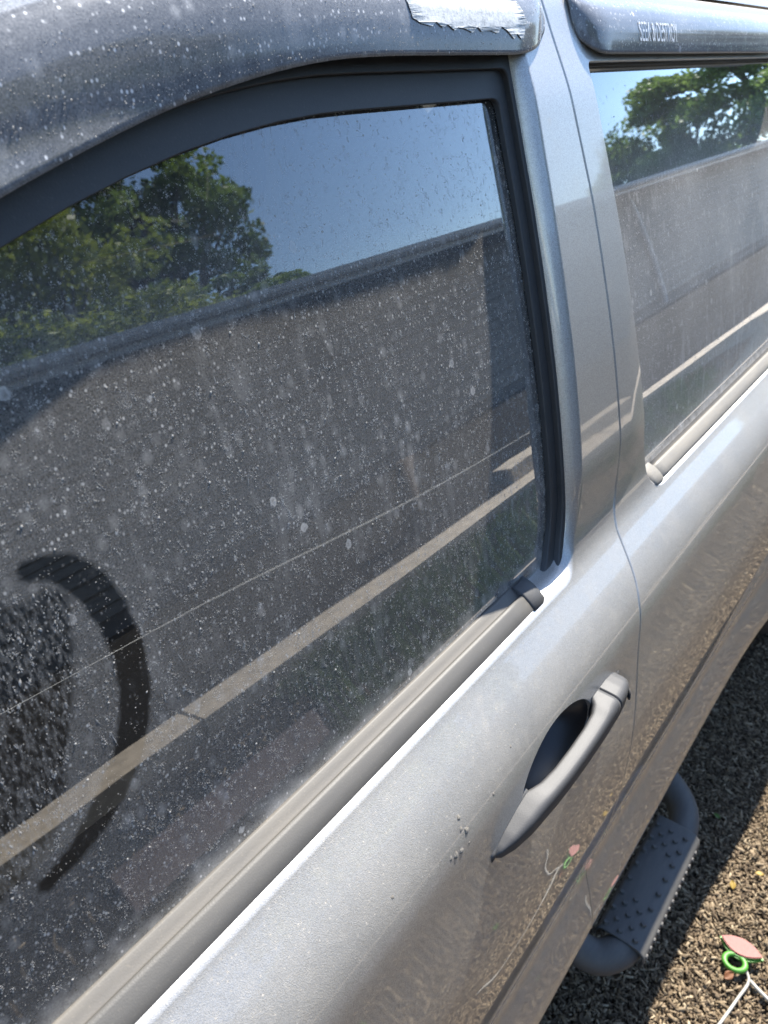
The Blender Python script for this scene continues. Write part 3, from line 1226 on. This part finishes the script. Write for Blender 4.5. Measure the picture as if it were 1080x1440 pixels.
# sticker remains and lettering on the visors
def make_residue():
    nt = NT('sticker_backing')
    o = nt.obj()
    c = nt.ramp(nt.noise(o, 260, 5, .7), [(.3, (.26, .26, .25)), (.5, (.46, .46, .44)), (.7, (.58, .58, .56))])
    return nt.done(princ(nt, c, .42, 0, 0, .1, nt.bump(nt.noise(o, 800, 3), .25, .001)).outputs[0])


M['residue'] = make_residue()


def drape(name, poly, V, par, mat, lift=.0004, g=.003):
    lp = resample(poly if area(poly) > 0 else poly[::-1], g)
    lo, hi = lp.min(0), lp.max(0)
    X, Y = np.meshgrid(np.arange(lo[0], hi[0], g * 1.7), np.arange(lo[1], hi[1], g * 12))
    p = np.stack([X.ravel(), Y.ravel()], 1)
    p = p[inside(lp, p)]
    n = len(lp)
    v, e, f, *_ = delaunay_2d_cdt([Vector(q) for q in list(lp) + list(p)], [(i, (i + 1) % n) for i in range(n)], [], 0, 1e-8)
    P2 = np.array([(q.x, q.y) for q in v])
    F = np.array([t for t in f if len(t) == 3])
    F = F[inside(lp, P2[F].mean(1))]
    ed = dist_poly(lp, P2)
    V3 = [V(a, min(1, max(0, b)), .0019 + lift + (rnd.uniform(0, .0004) if e_ < .001 else 0)) for (a, b), e_ in zip(P2, ed)]
    return mesh_obj(name, V3, [tuple(t) for t in F], mat, par)


rag = []
cx, cv = .545, .62
pts_top = [(.470, .70), (.468, .60), (.478, .55), (.492, .55), (.494, .42), (.515, .40), (.524, .47), (.530, .44), (.555, .46), (.575, .50), (.583, .53), (.600, .56), (.612, .60)]
pts_bot = [(.618, .68), (.612, .80), (.607, .86), (.600, .80), (.595, .85), (.585, .77), (.578, .74), (.572, .80), (.562, .78), (.550, .79), (.545, .75), (.538, .80), (.528, .77), (.520, .76), (.516, .79), (.508, .74), (.502, .77), (.495, .72), (.490, .76), (.478, .74)]
drape('sticker_remains', [(.503 + (a - .468) * 1.10, b if b > .62 else b - .16) for a, b in pts_top + pts_bot], FV, front_door, M['residue'])['label'] = 'ragged white remains of a peeled sticker on the visor'

M['letter'] = simple('white_vinyl', (.58, .58, .58), .4, .15, 300)
cu = bpy.data.curves.new('lettering', 'FONT')
cu.body = 'SEEK & DESTROY'
cu.size = 1.0
cu.align_x = 'LEFT'
to = bpy.data.objects.new('lettering_source', cu)
COL.objects.link(to)
bpy.context.view_layer.update()
tm = bpy.data.meshes.new_from_object(to.evaluated_get(bpy.context.evaluated_depsgraph_get()))
bpy.data.objects.remove(to)
tv = np.array([v.co[:] for v in tm.vertices])
tf = [tuple(p.vertices) for p in tm.polygons]
tw = tv[:, 0].max()
vx = .903 + tv[:, 0] / tw * .112
vv = .84 - tv[:, 1] / .72 * .26
mesh_obj('lettering', [RV(a, b, .0024) for a, b in zip(vx, vv)], tf, M['letter'], rear_door, False)['label'] = 'faded white lettering SEEK & DESTROY'

# ------------------------------------------------------------------ door handle
def handle_ring(x, zc, yo, yi, hh, n=36, e=.46):
    ring = []
    yc, hy = (yo + yi) / 2, (yi - yo) / 2
    for k in range(n):
        a = 2 * math.pi * k / n
        ca, sa = math.cos(a), math.sin(a)
        ring.append((x, yc - math.copysign(abs(ca) ** e, ca) * hy, zc + math.copysign(abs(sa) ** e, sa) * hh * (1.0 - .12 * ca)))
    return ring


st = np.array([  # x, z, y_out, y_in, half height
    (.388, 1.020, .1790, .184, .0015), (.394, 1.021, .1735, .184, .0055), (.408, 1.023, .1680, .186, .0092), (.430, 1.026, .1630, .188, .0120), (.446, 1.028, .1610, .188, .0130),
    (.456, 1.029, .1600, .1830, .0130), (.468, 1.029, .1590, .1790, .0128), (.490, 1.030, .1575, .1760, .0126), (.520, 1.031, .1565, .1750, .0128), (.550, 1.032, .1562, .1750, .0132), (.572, 1.033, .1562, .1765, .0142),
    (.584, 1.034, .1564, .1810, .0152), (.592, 1.034, .1566, .190, .0158), (.604, 1.034, .1570, .192, .0160)])
xs = np.concatenate([np.linspace(st[0, 0], st[1, 0], 4), np.linspace(.398, .604, 60)])
rr = [handle_ring(x, *[float(np.interp(x, st[:, 0], st[:, k])) for k in (1, 2, 3, 4)]) for x in xs]
hg = loft('handle_grip', rr, M['grip'], front_door)
st2 = np.array([(.6065, 1.034, .1572, .192, .0160), (.622, 1.034, .1585, .192, .0156), (.636, 1.033, .1612, .192, .0143), (.645, 1.032, .1652, .192, .0118), (.650, 1.031, .1710, .192, .0080), (.652, 1.030, .1765, .192, .003)])
xs = np.linspace(.6065, .652, 22)
rr = [handle_ring(x, *[float(np.interp(x, st2[:, 0], st2[:, k])) for k in (1, 2, 3, 4)]) for x in xs]
loft('handle_cap', rr, M['grip'], front_door)
# thin rubber gaskets where the handle meets the door
for x0_, x1_, tab in ((.3845, .452, st), (.588, .6555, st2)):
    rr = []
    for x in np.linspace(x0_, x1_, 16):
        xc = float(np.clip(x, st[0, 0] + .004, st2[-1, 0] - .002))
        tb_ = st if xc < .605 else st2
        zc, hh = float(np.interp(xc, tb_[:, 0], tb_[:, 1])), float(np.interp(xc, tb_[:, 0], tb_[:, 4]))
        ys_ = float(S0(zc))
        rr.append(handle_ring(x, zc, ys_ - .0016, ys_ + .012, hh + .0018, 24, .7))
    loft('handle_gasket', rr, M['rubber'], front_door)
rr = []
for d, r in ((.0, .0062), (.002, .0060), (.0022, .0045), (-.001, .0042), (-.001, .0001)):
    rr.append([(.637 + r * .8 * math.cos(b) , .1612 - d * .9 + r * .45 * math.cos(b), 1.031 + r * math.sin(b)) for b in [2 * math.pi * j / 16 for j in range(16)]])
loft('keyhole', rr, M['under'], front_door)

# dried mud splashed on the door below the handle
MUD = simple('dried_mud', (.17, .155, .13), .95, .25, 400, bump=.5)


def splat(px, py, r):
    d = _R3 * (px - 540) + _U3 * (720 - py) + _W3 * 1081.
    t = np.linspace(.05, 2, 4000) / np.linalg.norm(d)
    P = np.array([0, 0, CAM_H]) + t[:, None] * d
    q = P[np.argmax(P[:, 1] - S0(P[:, 2]) > 0)]
    cx, cz = q[0], q[2]
    v, f = [(cx, float(S0(cz)) - r * .22, cz)], []
    n = 14
    rr_ = [r * rnd.uniform(.65, 1.15) for _ in range(n)]
    for ring, hgt in ((.55, .2), (1., -.03)):
        for k in range(n):
            a = 2 * math.pi * k / n
            x, z = cx + rr_[k] * ring * math.cos(a), cz + rr_[k] * ring * math.sin(a)
            v.append((x, float(S0(z)) - r * hgt, z))
    for k in range(n):
        j = (k + 1) % n
        f.append((0, 1 + k, 1 + j))
        f.append((1 + k, 1 + n + k, 1 + n + j, 1 + j))
    mesh_obj('mud_splat', v, f, MUD, front_door)


for px, py, r in ((645, 1150, .0022), (656, 1168, .0036), (648, 1166, .0022), (641, 1203, .0034), (649, 1197, .0030), (634, 1207, .0022), (694, 1117, .0018), (718, 1050, .0014), (660, 1185, .0012), (552, 1262, .0015)):
    splat(px, py, r)

# ------------------------------------------------------------------ side step
step = empty('side_step', (.92, .15, .40), car)
SZ = .30
SK = 1.069
path = smooth_path([(.735, .36, SZ + .16), (.735, .27, SZ + .06), (.745, .17, SZ - .004), (.775, .128, SZ - .006), (.83, .118, SZ - .006), (.92, .118, SZ - .006), (1.00, .118, SZ - .006),
                    (1.07, .122, SZ - .004), (1.12, .145, SZ + .0), (1.15, .20, SZ + .02), (1.16, .28, SZ + .07), (1.16, .36, SZ + .16)], 6)
off = Vector((.92, .15, .40))
path = [Vector((p.x * SK, p.y * SK, p.z)) for p in path]
tube('step_tube', [p - off for p in path], .029, M['step'], step, 16)
# tread plate wrapped over the tube, with raised studs
bm = bmesh.new()
sec_t = [(.166, SZ + .012), (.164, SZ + .020), (.159, SZ + .0225), (.135, SZ + .0235), (.115, SZ + .0235), (.098, SZ + .021), (.089, SZ + .012), (.0865, SZ - .004), (.089, SZ - .012)]
xs_t = [.782, .785] + list(np.linspace(.80, 1.03, 8)) + [1.045, 1.048]
grid_v = [[bm.verts.new((x * SK - off.x, y * SK - off.y, z - off.z)) for y, z in sec_t] for x in xs_t]
for i in range(len(xs_t) - 1):
    for j in range(len(sec_t) - 1):
        bm.faces.new((grid_v[i][j], grid_v[i + 1][j], grid_v[i + 1][j + 1], grid_v[i][j + 1]))
me = bpy.data.meshes.new('tread_plate')
bmesh.ops.recalc_face_normals(bm, faces=bm.faces)
bm.to_mesh(me)
bm.free()
me.materials.append(M['step'])
me.polygons.foreach_set('use_smooth', np.full(len(me.polygons), True))
tp = link(bpy.data.objects.new('tread_plate', me), step)
sd = tp.modifiers.new('thickness', 'SOLIDIFY')
sd.thickness = .004
sd.offset = 0
bm = bmesh.new()
def stud(x, y, z, n=None):
    q = bmesh.ops.create_cone(bm, segments=8, radius1=.0052, radius2=.0036, depth=.005, cap_ends=True)
    mt = Matrix.Translation((x * SK - off.x, y * SK - off.y, z - off.z))
    if n is not None:
        mt = mt @ Vector(n).to_track_quat('Z', 'Y').to_matrix().to_4x4()
    bmesh.ops.transform(bm, matrix=mt, verts=q['verts'])
rows = [.157, .145, .133, .120, .107]
for xi, x in enumerate(np.arange(.793, 1.04, .0165)):
    for yi, y in enumerate(rows):
        if .86 < x < .965 and yi in (1, 2, 3):
            continue
        if (xi + yi) % 2:
            continue
        stud(float(x), y, SZ + .0275)
    stud(float(x), .0855, SZ + .004, (0, -1, .25))
me = bpy.data.meshes.new('tread_studs')
bm.to_mesh(me)
bm.free()
me.materials.append(M['step'])
link(bpy.data.objects.new('tread_studs', me), step)['kind'] = 'stuff'

# side mirror and front door details outside the frame
mr = empty('side_mirror', (-.30, .20, 1.20), car)
rr = []
for x_, s_ in ((-.10, .3), (-.085, .7), (-.05, .95), (0, 1.0), (.03, 1.), (.035, .95)):
    ring = []
    for k in range(20):
        a = 2 * math.pi * k / 20
        ca, sa = math.cos(a), math.sin(a)
        ring.append((x_, -.13 + math.copysign(abs(ca) ** .6, ca) * .12 * s_, .06 + math.copysign(abs(sa) ** .6, sa) * .085 * s_))
    rr.append(ring)
loft('mirror_housing', rr, M['paint'], mr)
tube('mirror_arm', [(-.02, .06, .0), (-.02, -.06, .03)], .03, M['rubber'], mr, 12)

# ------------------------------------------------------------------ small things on the ground
# teether: pink melon slice with a green ring handle
GREEN = simple('green_silicone', (.055, .20, .02), .5, .12, 60)
PINK = simple('pink_silicone', (.22, .062, .05), .6, .15, 120, bump=.2)
toy = empty('teether_toy', (1.160, -.040, .025))
tag(toy, 'melon-slice teething toy, pink flesh and green ring handle, lying on the mulch', 'teether')
TA = RAD(-95)
toy.rotation_euler = (RAD(4), RAD(-10), TA)


def slab(name, poly, z0, z1, mat, par, bev=.002):
    bm = bmesh.new()
    vs = [bm.verts.new((x, y, z0)) for x, y in poly]
    f = bm.faces.new(vs)
    r = bmesh.ops.extrude_face_region(bm, geom=[f])
    for v in r['geom']:
        if isinstance(v, bmesh.types.BMVert):
            v.co.z = z1
    bmesh.ops.recalc_face_normals(bm, faces=bm.faces)
    ed = [e for e in bm.edges if abs(e.verts[0].co.z - e.verts[1].co.z) < 1e-6]
    bmesh.ops.bevel(bm, geom=ed, offset=bev, segments=2, affect='EDGES')
    me = bpy.data.meshes.new(name)
    bm.to_mesh(me)
    bm.free()
    me.materials.append(mat)
    return link(bpy.data.objects.new(name, me), par)


def lens(w, h0, h1, n=16):
    p = [(-w + 2 * w * k / n, h1 * (1 - (2 * k / n - 1) ** 2)) for k in range(n + 1)]
    return p + [(w - 2 * w * k / n, -h0 * (1 - (2 * k / n - 1) ** 2)) for k in range(1, n)]


slab('rind', lens(.0440, .026, .019), 0, .0105, GREEN, toy, .003)
slab('melon_flesh', lens(.0415, .0205, .0180), .0104, .0140, PINK, toy, .0015)
rr = []
for k in range(33):
    a = 2 * math.pi * k / 32
    rr.append([((.0165 + .0050 * math.cos(b)) * math.cos(a) * 1.2, -.036 + (.0165 + .0050 * math.cos(b)) * math.sin(a), .006 + .0052 * math.sin(b)) for b in [2 * math.pi * j / 10 for j in range(10)]])
loft('ring_handle', rr, GREEN, toy, caps=False)

WHITE = simple('white_cord', (.30, .285, .25), .6, .15, 60)
cable = empty('white_cord', (1.08, -.06, .012))
tag(cable, 'thin white forked cord lying on the wood chips below the teething toy', 'cord')
co = Vector((1.08, -.06, .012))
tube('cord_run', [Vector(p) - co for p in smooth_path([(1.125, -.058, .026), (1.105, -.070, .022), (1.06, -.062, .020), (1.00, -.050, .020), (.93, -.036, .021), (.86, -.040, .018), (.80, -.060, .019), (.76, -.085, .022)], 6)], .0030, WHITE, cable, 8)
tube('cord_branch', [Vector(p) - co for p in smooth_path([(1.108, -.072, .024), (1.098, -.095, .024), (1.092, -.125, .022), (1.10, -.17, .020), (1.13, -.24, .020), (1.2, -.34, .018)], 6)], .0038, WHITE, cable, 8)


def leaf_mat(name, c):
    nt = NT(name)
    o = nt.obj()
    cc = nt.mixc(nt.ramp(nt.noise(o, 120, 3), [(.35, 0.), (.7, 1.)]), tuple(q * .75 for q in c), c)
    p = princ(nt, cc, .55)
    t = nt.n('BsdfTranslucent')
    nt.l(cc, t.inputs[0])
    return nt.done(nt.mixs(.3, p.outputs[0], t.outputs[0]))


LM = {'yellow': leaf_mat('yellow_leaf', (.34, .22, .02)), 'green': leaf_mat('fallen_green_leaf', (.09, .17, .02)), 'orange': leaf_mat('rust_leaf', (.22, .085, .03))}


def fallen_leaf(x, y, z, s, yaw, kind, label):
    n = 9
    v, f = [], []
    for k in range(n):
        t = k / (n - 1)
        w = math.sin(math.pi * min(1, t * 1.02)) ** .8 * .33 * s
        zc = .10 * s * math.sin(t * 2.4)
        for q in (-1, -.5, 0, .5, 1):
            v.append(((t - .5) * s, q * w, zc + .12 * s * q * q))
    for k in range(n - 1):
        for q in range(4):
            a = k * 5 + q
            f.append((a, a + 1, a + 6, a + 5))
    o = mesh_obj('fallen_leaf', v, f, LM[kind])
    sd = o.modifiers.new('thickness', 'SOLIDIFY')
    sd.thickness = .0004
    o.location = (x, y, z)
    o.rotation_euler = (rnd.uniform(-.3, .3), rnd.uniform(-.3, .3), yaw)
    tag(o, label, 'leaf', 'leaves dropped on the wood chips')
    return o


def ground_at(px, py, z=.018):
    d = _R3 * (px - 540) + _U3 * (720 - py) + _W3 * 1081.
    t = (z - CAM_H) / d[2]
    return d[0] * t, d[1] * t


for (px, py, s, yaw, kind, label) in (
        (1030, 1247, .020, .4, 'yellow', 'small bright yellow leaf at the edge of the car shadow'),
        (1008, 1150, .018, 1.2, 'green', 'small green leaf in the shade beside the side step'),
        (1024, 1374, .024, -.5, 'orange', 'curled rust-brown leaf between the toy and the cord'),
        (1068, 1232, .020, 2.0, 'yellow', 'pale yellow leaf on sunlit chips above the toy')):
    x, y = ground_at(px, py)
    fallen_leaf(x, y, .022, s, yaw, kind, label)
for (x, y, s, kind, label) in ((.62, -.50, .045, 'green', 'bright green leaf mirrored in the lower door'), (.95, -.34, .03, 'green', 'little green leaf mirrored under the door handle')):
    fallen_leaf(x, y, .02, s, rnd.uniform(0, 6), kind, label)

# ------------------------------------------------------------------ the yard seen in the reflections
TIMB = simple('sunlit_strip_timber', (.34, .28, .21), .8, .25, 18, bump=.3)  # pale beams stand in for a strip of sunlit ground
tb = empty('sunlit_strip', (2, -1.95, 0))
tag(tb, 'pale timber standing in for a sunlit strip of ground, mirrored in the window', 'timber')


def rot_box(name, a, b, w, h, z0, mat, par, org):
    """a beam from a to b on plan"""
    a, b = Vector((*a, 0)), Vector((*b, 0))
    t = (b - a).normalized()
    nn = Vector((-t.y, t.x, 0)) * w / 2
    rr = []
    L = (b - a).length
    for k in range(9):
        p = a + t * L * k / 8
        wob = Vector((0, rnd.uniform(-.008, .008), rnd.uniform(-.006, .006)))
        rr.append([p + nn + Vector((0, 0, z0)) + wob - org, p - nn + Vector((0, 0, z0)) + wob - org, p - nn + Vector((0, 0, z0 + h)) + wob - org, p + nn + Vector((0, 0, z0 + h)) + wob - org])
    return loft(name, rr, mat, par, smooth=False)


org = Vector((2, -1.95, 0))
rot_box('beam', (-1.2, -2.20), (1.30, -2.06), .19, .12, .0, TIMB, tb, org)
rot_box('beam', (1.31, -2.03), (4.6, -1.74), .20, .13, .0, TIMB, tb, org)
rot_box('beam', (3.75, -1.99), (5.2, -1.86), .16, .10, .125, TIMB, tb, org)
rot_box('beam', (4.62, -1.72), (9.5, -1.05), .20, .13, .0, TIMB, tb, org)

POST = simple('brown_post_wood', (.12, .085, .06), .85, .3, 12, bump=.3)
for i, (x, y, lean, lab) in enumerate(((3.30, -2.45, .10, 'short brown wooden post behind the sunlit-strip timber, nearer the car'), (5.05, -2.28, -.03, 'short brown wooden post behind the sunlit-strip timber, farther from the car'), (-1.3, -2.35, .0, 'short brown wooden post at the front end of the string'))):
    p = tube('wooden_post', [(0, 0, 0), (lean * .3, 0, .3), (lean, 0, .68 if i < 2 else 1.02)], .06, POST, None, 8)
    p.location = (x, y, 0)
    tag(p, lab, 'post', 'posts carrying the string')
STR = simple('pale_string', (.70, .66, .58), .7, .1, 40)
sg = tube('garden_string', smooth_path([(-1.3, -2.35, .92), (.7, -2.34, .64), (1.75, -2.34, .53), (3.3, -2.39, .36), (5.05, -2.22, .26)], 8), .0036, STR, None, 6)
tag(sg, 'thin pale string stretched low between the wooden posts', 'string')

RED = simple('reddish_plank_wood', (.050, .034, .030), .8, .3, 9, bump=.3)
for k, (x0, x1, y0, y1, lab) in enumerate(((.58, 1.42, -1.33, -1.20, 'reddish brown plank on the soil, the longest'), (.62, 1.30, -1.18, -1.06, 'reddish brown plank on the soil, the one nearer the car'), (-.35, .40, -1.24, -1.08, 'reddish brown plank on the soil towards the front of the car'))):
    b = box('plank', (0, 0, 0), (x1 - x0, y1 - y0, .035), RED, None, .004)
    b.location = (x0, y0, .004)
    b.rotation_euler = (0, 0, RAD(2 - k * 2))
    tag(b, lab, 'plank', 'planks left on the soil')


def grass(name, label, spots, mat):
    v, f = [], []
    for (cx, cy, r, n, h) in spots:
        for _ in range(n):
            a, q = rnd.uniform(0, 6.28), r * math.sqrt(rnd.random())
            x, y = cx + q * math.cos(a), cy + q * math.sin(a)
            hh = h * rnd.uniform(.5, 1.2)
            t = rnd.uniform(0, 6.28)
            w = .004
            lx, ly = rnd.gauss(0, .35) * hh, rnd.gauss(0, .35) * hh
            k = len(v)
            v += [(x - w * math.cos(t), y - w * math.sin(t), 0), (x + w * math.cos(t), y + w * math.sin(t), 0), (x + lx * .4 + w * .7 * math.cos(t), y + ly * .4 + w * .7 * math.sin(t), hh * .6), (x + lx * .4 - w * .7 * math.cos(t), y + ly * .4 - w * .7 * math.sin(t), hh * .6), (x + lx, y + ly, hh)]
            f += [(k, k + 1, k + 2, k + 3), (k + 3, k + 2, k + 4)]
    o = mesh_obj(name, v, f, mat)
    tag(o, label, 'grass', kind='stuff')
    return o


GRASS = leaf_mat('grass_blade', (.07, .11, .025))
grass('weedy_grass', 'sparse weedy grass tufts on the shade-coloured soil by the timber', [(1.9, -1.45, .45, 1500, .12), (2.6, -1.3, .5, 1200, .14), (3.6, -1.2, .6, 900, .12), (5, -.9, .8, 1500, .12)], GRASS)

# house with lap siding behind the photographer
SIDING = simple('grey_vinyl_siding', (.135, .125, .112), .6, .08, 3)
SOFFIT = simple('dark_soffit', (.07, .075, .08), .7, .1, 5)
FASCIA = simple('pale_grey_fascia', (.44, .45, .47), .5, .08, 4)
SHING = simple('roof_shingle', (.12, .12, .13), .9, .3, 14, bump=.4)
HX0, HX1, HY = -6.0, 22.0, -5.05
house = empty('house', ((HX0 + HX1) / 2, HY, 0))
tag(house, 'single-storey house with grey lap siding and low eave, mirrored in the windows', 'house')
house.rotation_euler = (0, 0, RAD(1.6))
hl = (HX1 - HX0) / 2
box('foundation', (-hl, -6, 0), (hl, -.03, .30), SOFFIT, house)
sid = None
lap = .125
nb = int((2.62 - .30) / lap)
for k in range(nb):
    z = .30 + k * lap
    if sid is None:
        bm = bmesh.new()
        pts = [(-.05, 0), (.022, 0), (.024, .004), (-.002, lap - .013), (-.05, lap - .013)]  # short board tops leave dark gaps that stand for lap shadows
        a = [bm.verts.new((-hl, y, zz)) for y, zz in pts]
        b = [bm.verts.new((hl, y, zz)) for y, zz in pts]
        for i in range(5):
            bm.faces.new((a[i], a[(i + 1) % 5], b[(i + 1) % 5], b[i]))
        bm.faces.new(a[::-1])
        bm.faces.new(b)
        bmesh.ops.recalc_face_normals(bm, faces=bm.faces)
        sid = bpy.data.meshes.new('siding_board')
        bm.to_mesh(sid)
        bm.free()
        sid.materials.append(SIDING)
    o = link(bpy.data.objects.new('siding_board', sid), house)
    o.location = (0, 0, z)
box('wall', (-hl + .02, -6, .30), (hl - .02, -.052, 2.62), SOFFIT, house)  # dark backing gives the shadow lines between the boards
box('soffit', (-hl - .3, -.05, 2.625), (hl + .3, .44, 2.645), SOFFIT, house)
box('fascia', (-hl - .3, .442, 2.58), (hl + .3, .465, 2.78), FASCIA, house)
gt = []
for x in (-hl - .3, hl + .3):
    gt.append([(x, .467, 2.76), (x, .467, 2.66), (x, .50, 2.645), (x, .54, 2.65), (x, .565, 2.69), (x, .57, 2.765), (x, .56, 2.765), (x, .555, 2.70), (x, .53, 2.665), (x, .48, 2.67), (x, .475, 2.76)])
loft('gutter', gt, FASCIA, house, smooth=False)
rf = []
for x in (-hl - .35, hl + .35):
    rf.append([(x, .50, 2.782), (x, -3.0, 3.20), (x, -6.5, 2.78), (x, -6.5, 2.72), (x, -3.0, 3.14), (x, .48, 2.75)])
loft('roof', rf, SHING, house, smooth=False)
for cx in (-10.5,):
    w = empty('window', (cx, .03, 1.1), house)
    box('frame', (-.75, -.02, -.05), (.75, .03, 1.15), FASCIA, w, .01)
    box('pane', (-.68, .032, .02), (-.03, .040, 1.08), M['glass_clear'], w)
    box('pane', (.03, .032, .02), (.68, .040, 1.08), M['glass_clear'], w)
box('downspout', (5.6, .02, .1), (5.68, .09, 2.6), FASCIA, house, .01)
box('corner_board', (hl - .02, -.06, .3), (hl + .06, .03, 2.62), FASCIA, house)

# trees beyond the house
BARK = simple('bark', (.09, .065, .045), .9, .3, 20, bump=.5)


def foliage_mat(name, c0, c1):
    nt = NT(name)
    a = nt.n('Attribute', attribute_name='tone').outputs['Fac']
    cc = nt.mixc(a, c0, c1)
    p = princ(nt, cc, .5, spec=.4)
    t = nt.n('BsdfTranslucent')
    nt.l(cc, t.inputs[0])
    return nt.done(nt.mixs(.45, p.outputs[0], t.outputs[0]))


def tree(loc, h, spread, clumps, leaves, ls, mat, label, seed, low=.35, group='trees behind the house'):
    r = random.Random(seed)
    g = np.random.default_rng(seed)
    root = empty('leafy_tree', loc)
    tag(root, label, 'tree', group)
    tube('trunk', [(0, 0, 0), (.05 * h * .3, 0, h * .2), (.02 * h, .02 * h, h * .45), (0, 0, h * .8)], 0, BARK, root, 8, radii=[.03 * h, .024 * h, .017 * h, .005 * h])
    cs = []
    for k in range(clumps):
        t = r.uniform(low, .98)
        prof = math.sin(math.pi * min(1., max(.08, (t - low + .12) / (1.08 - low)))) ** .7
        a = r.uniform(0, 6.283)
        q = spread * prof * math.sqrt(r.uniform(.05, 1))
        c = Vector((q * math.cos(a), q * math.sin(a), t * h))
        cs.append((c, r.uniform(.45, 1.0) * spread * .26))
    bv = []
    for c, s in cs[::3]:
        st_ = Vector((0, 0, max(h * .25, c.z - .25 * h)))
        bv.append(tube('branch', [st_, st_.lerp(c, .5) + Vector((0, 0, .03 * h)), c], 0, BARK, root, 5, radii=[.007 * h, .004 * h, .0015 * h]))
    # join branches into one part
    bm = bmesh.new()
    for o in bv:
        bm.from_mesh(o.data)
    me = bpy.data.meshes.new('branches')
    bm.to_mesh(me)
    bm.free()
    me.materials.append(BARK)
    for o in bv:
        bpy.data.objects.remove(o)
    link(bpy.data.objects.new('branches', me), root)
    n = leaves * clumps
    C = np.repeat(np.array([c[:] for c, s in cs]), leaves, 0)
    Sg = np.repeat(np.array([s for c, s in cs]), leaves)
    d = g.normal(0, 1, (n, 3))
    d /= np.linalg.norm(d, axis=1, keepdims=True)
    rad = g.uniform(0, 1, n) ** .45
    P = C + d * (Sg * rad)[:, None] * np.array([1.15, 1.15, .72])
    U = g.normal(0, 1, (n, 3))
    U /= np.linalg.norm(U, axis=1, keepdims=True)
    Wv = np.cross(U, g.normal(0, 1, (n, 3)))
    Wv /= np.linalg.norm(Wv, axis=1, keepdims=True) + 1e-9
    s = (ls * g.uniform(.6, 1.3, n))[:, None]
    q = np.stack([P - U * s, P + Wv * s * .55, P + U * s, P - Wv * s * .55], 1).reshape(-1, 3)
    Fq = np.arange(4 * n).reshape(-1, 4)
    me = bpy.data.meshes.new('crown')
    me.vertices.add(len(q))
    me.vertices.foreach_set('co', q.ravel())
    me.loops.add(Fq.size)
    me.loops.foreach_set('vertex_index', Fq.ravel().astype(np.int32))
    me.polygons.add(len(Fq))
    me.polygons.foreach_set('loop_start', np.arange(0, Fq.size, 4, dtype=np.int32))
    me.polygons.foreach_set('loop_total', np.full(len(Fq), 4, dtype=np.int32))
    ct = np.repeat(g.uniform(0, 1, clumps), leaves)
    tone = np.repeat(np.clip(.65 * ct + .35 * g.uniform(0, 1, n), 0, 1), 4)
    at = me.attributes.new('tone', 'FLOAT', 'POINT')
    at.data.foreach_set('value', tone.astype(np.float32))
    me.materials.append(mat)
    me.update(calc_edges=True)
    link(bpy.data.objects.new('crown', me), root)
    return root


LIME = foliage_mat('lime_foliage', (.13, .18, .03), (.46, .52, .09))
DEEP = foliage_mat('deep_foliage', (.07, .12, .03), (.25, .35, .09))


def at_az(az, dist, z=0):
    return (dist * math.cos(RAD(az)), -dist * math.sin(RAD(az)), z)


tree(at_az(51, 15), 9.4, 2.3, 150, 240, .085, DEEP, 'tall dark green tree behind the house roof, mirrored mid-window', 11, .3)
tree(at_az(59.5, 11.5), 7.0, 2.3, 150, 240, .075, LIME, 'sunlit yellow-green tree behind the house, mirrored at the front of the window', 12, .3)
tree(at_az(67, 15), 7.6, 2.2, 60, 220, .09, LIME, 'broad yellow-green tree behind the house towards the front of the car', 13, .3)
tree(at_az(45.6, 19), 6.0, 1.5, 40, 220, .07, DEEP, 'small dark tree just clearing the house roof', 14, .4)
tree(at_az(20.5, 34), 6.4, 2.6, 60, 200, .12, DEEP, 'rounded dark tree mirrored at the front of the rear window', 15, .2)
tree(at_az(16.5, 33), 8.2, 3.4, 80, 220, .12, DEEP, 'large dark tree mirrored in the middle of the rear window', 16, .2)
tree(at_az(12.0, 33), 9.0, 3.6, 80, 220, .12, DEEP, 'biggest dark tree, mirrored at the back of the rear window', 17, .2)
tree(at_az(37.0, 26), 5.4, 1.4, 24, 200, .08, DEEP, 'thin tree top poking over the house roof by the door pillar', 18, .5)
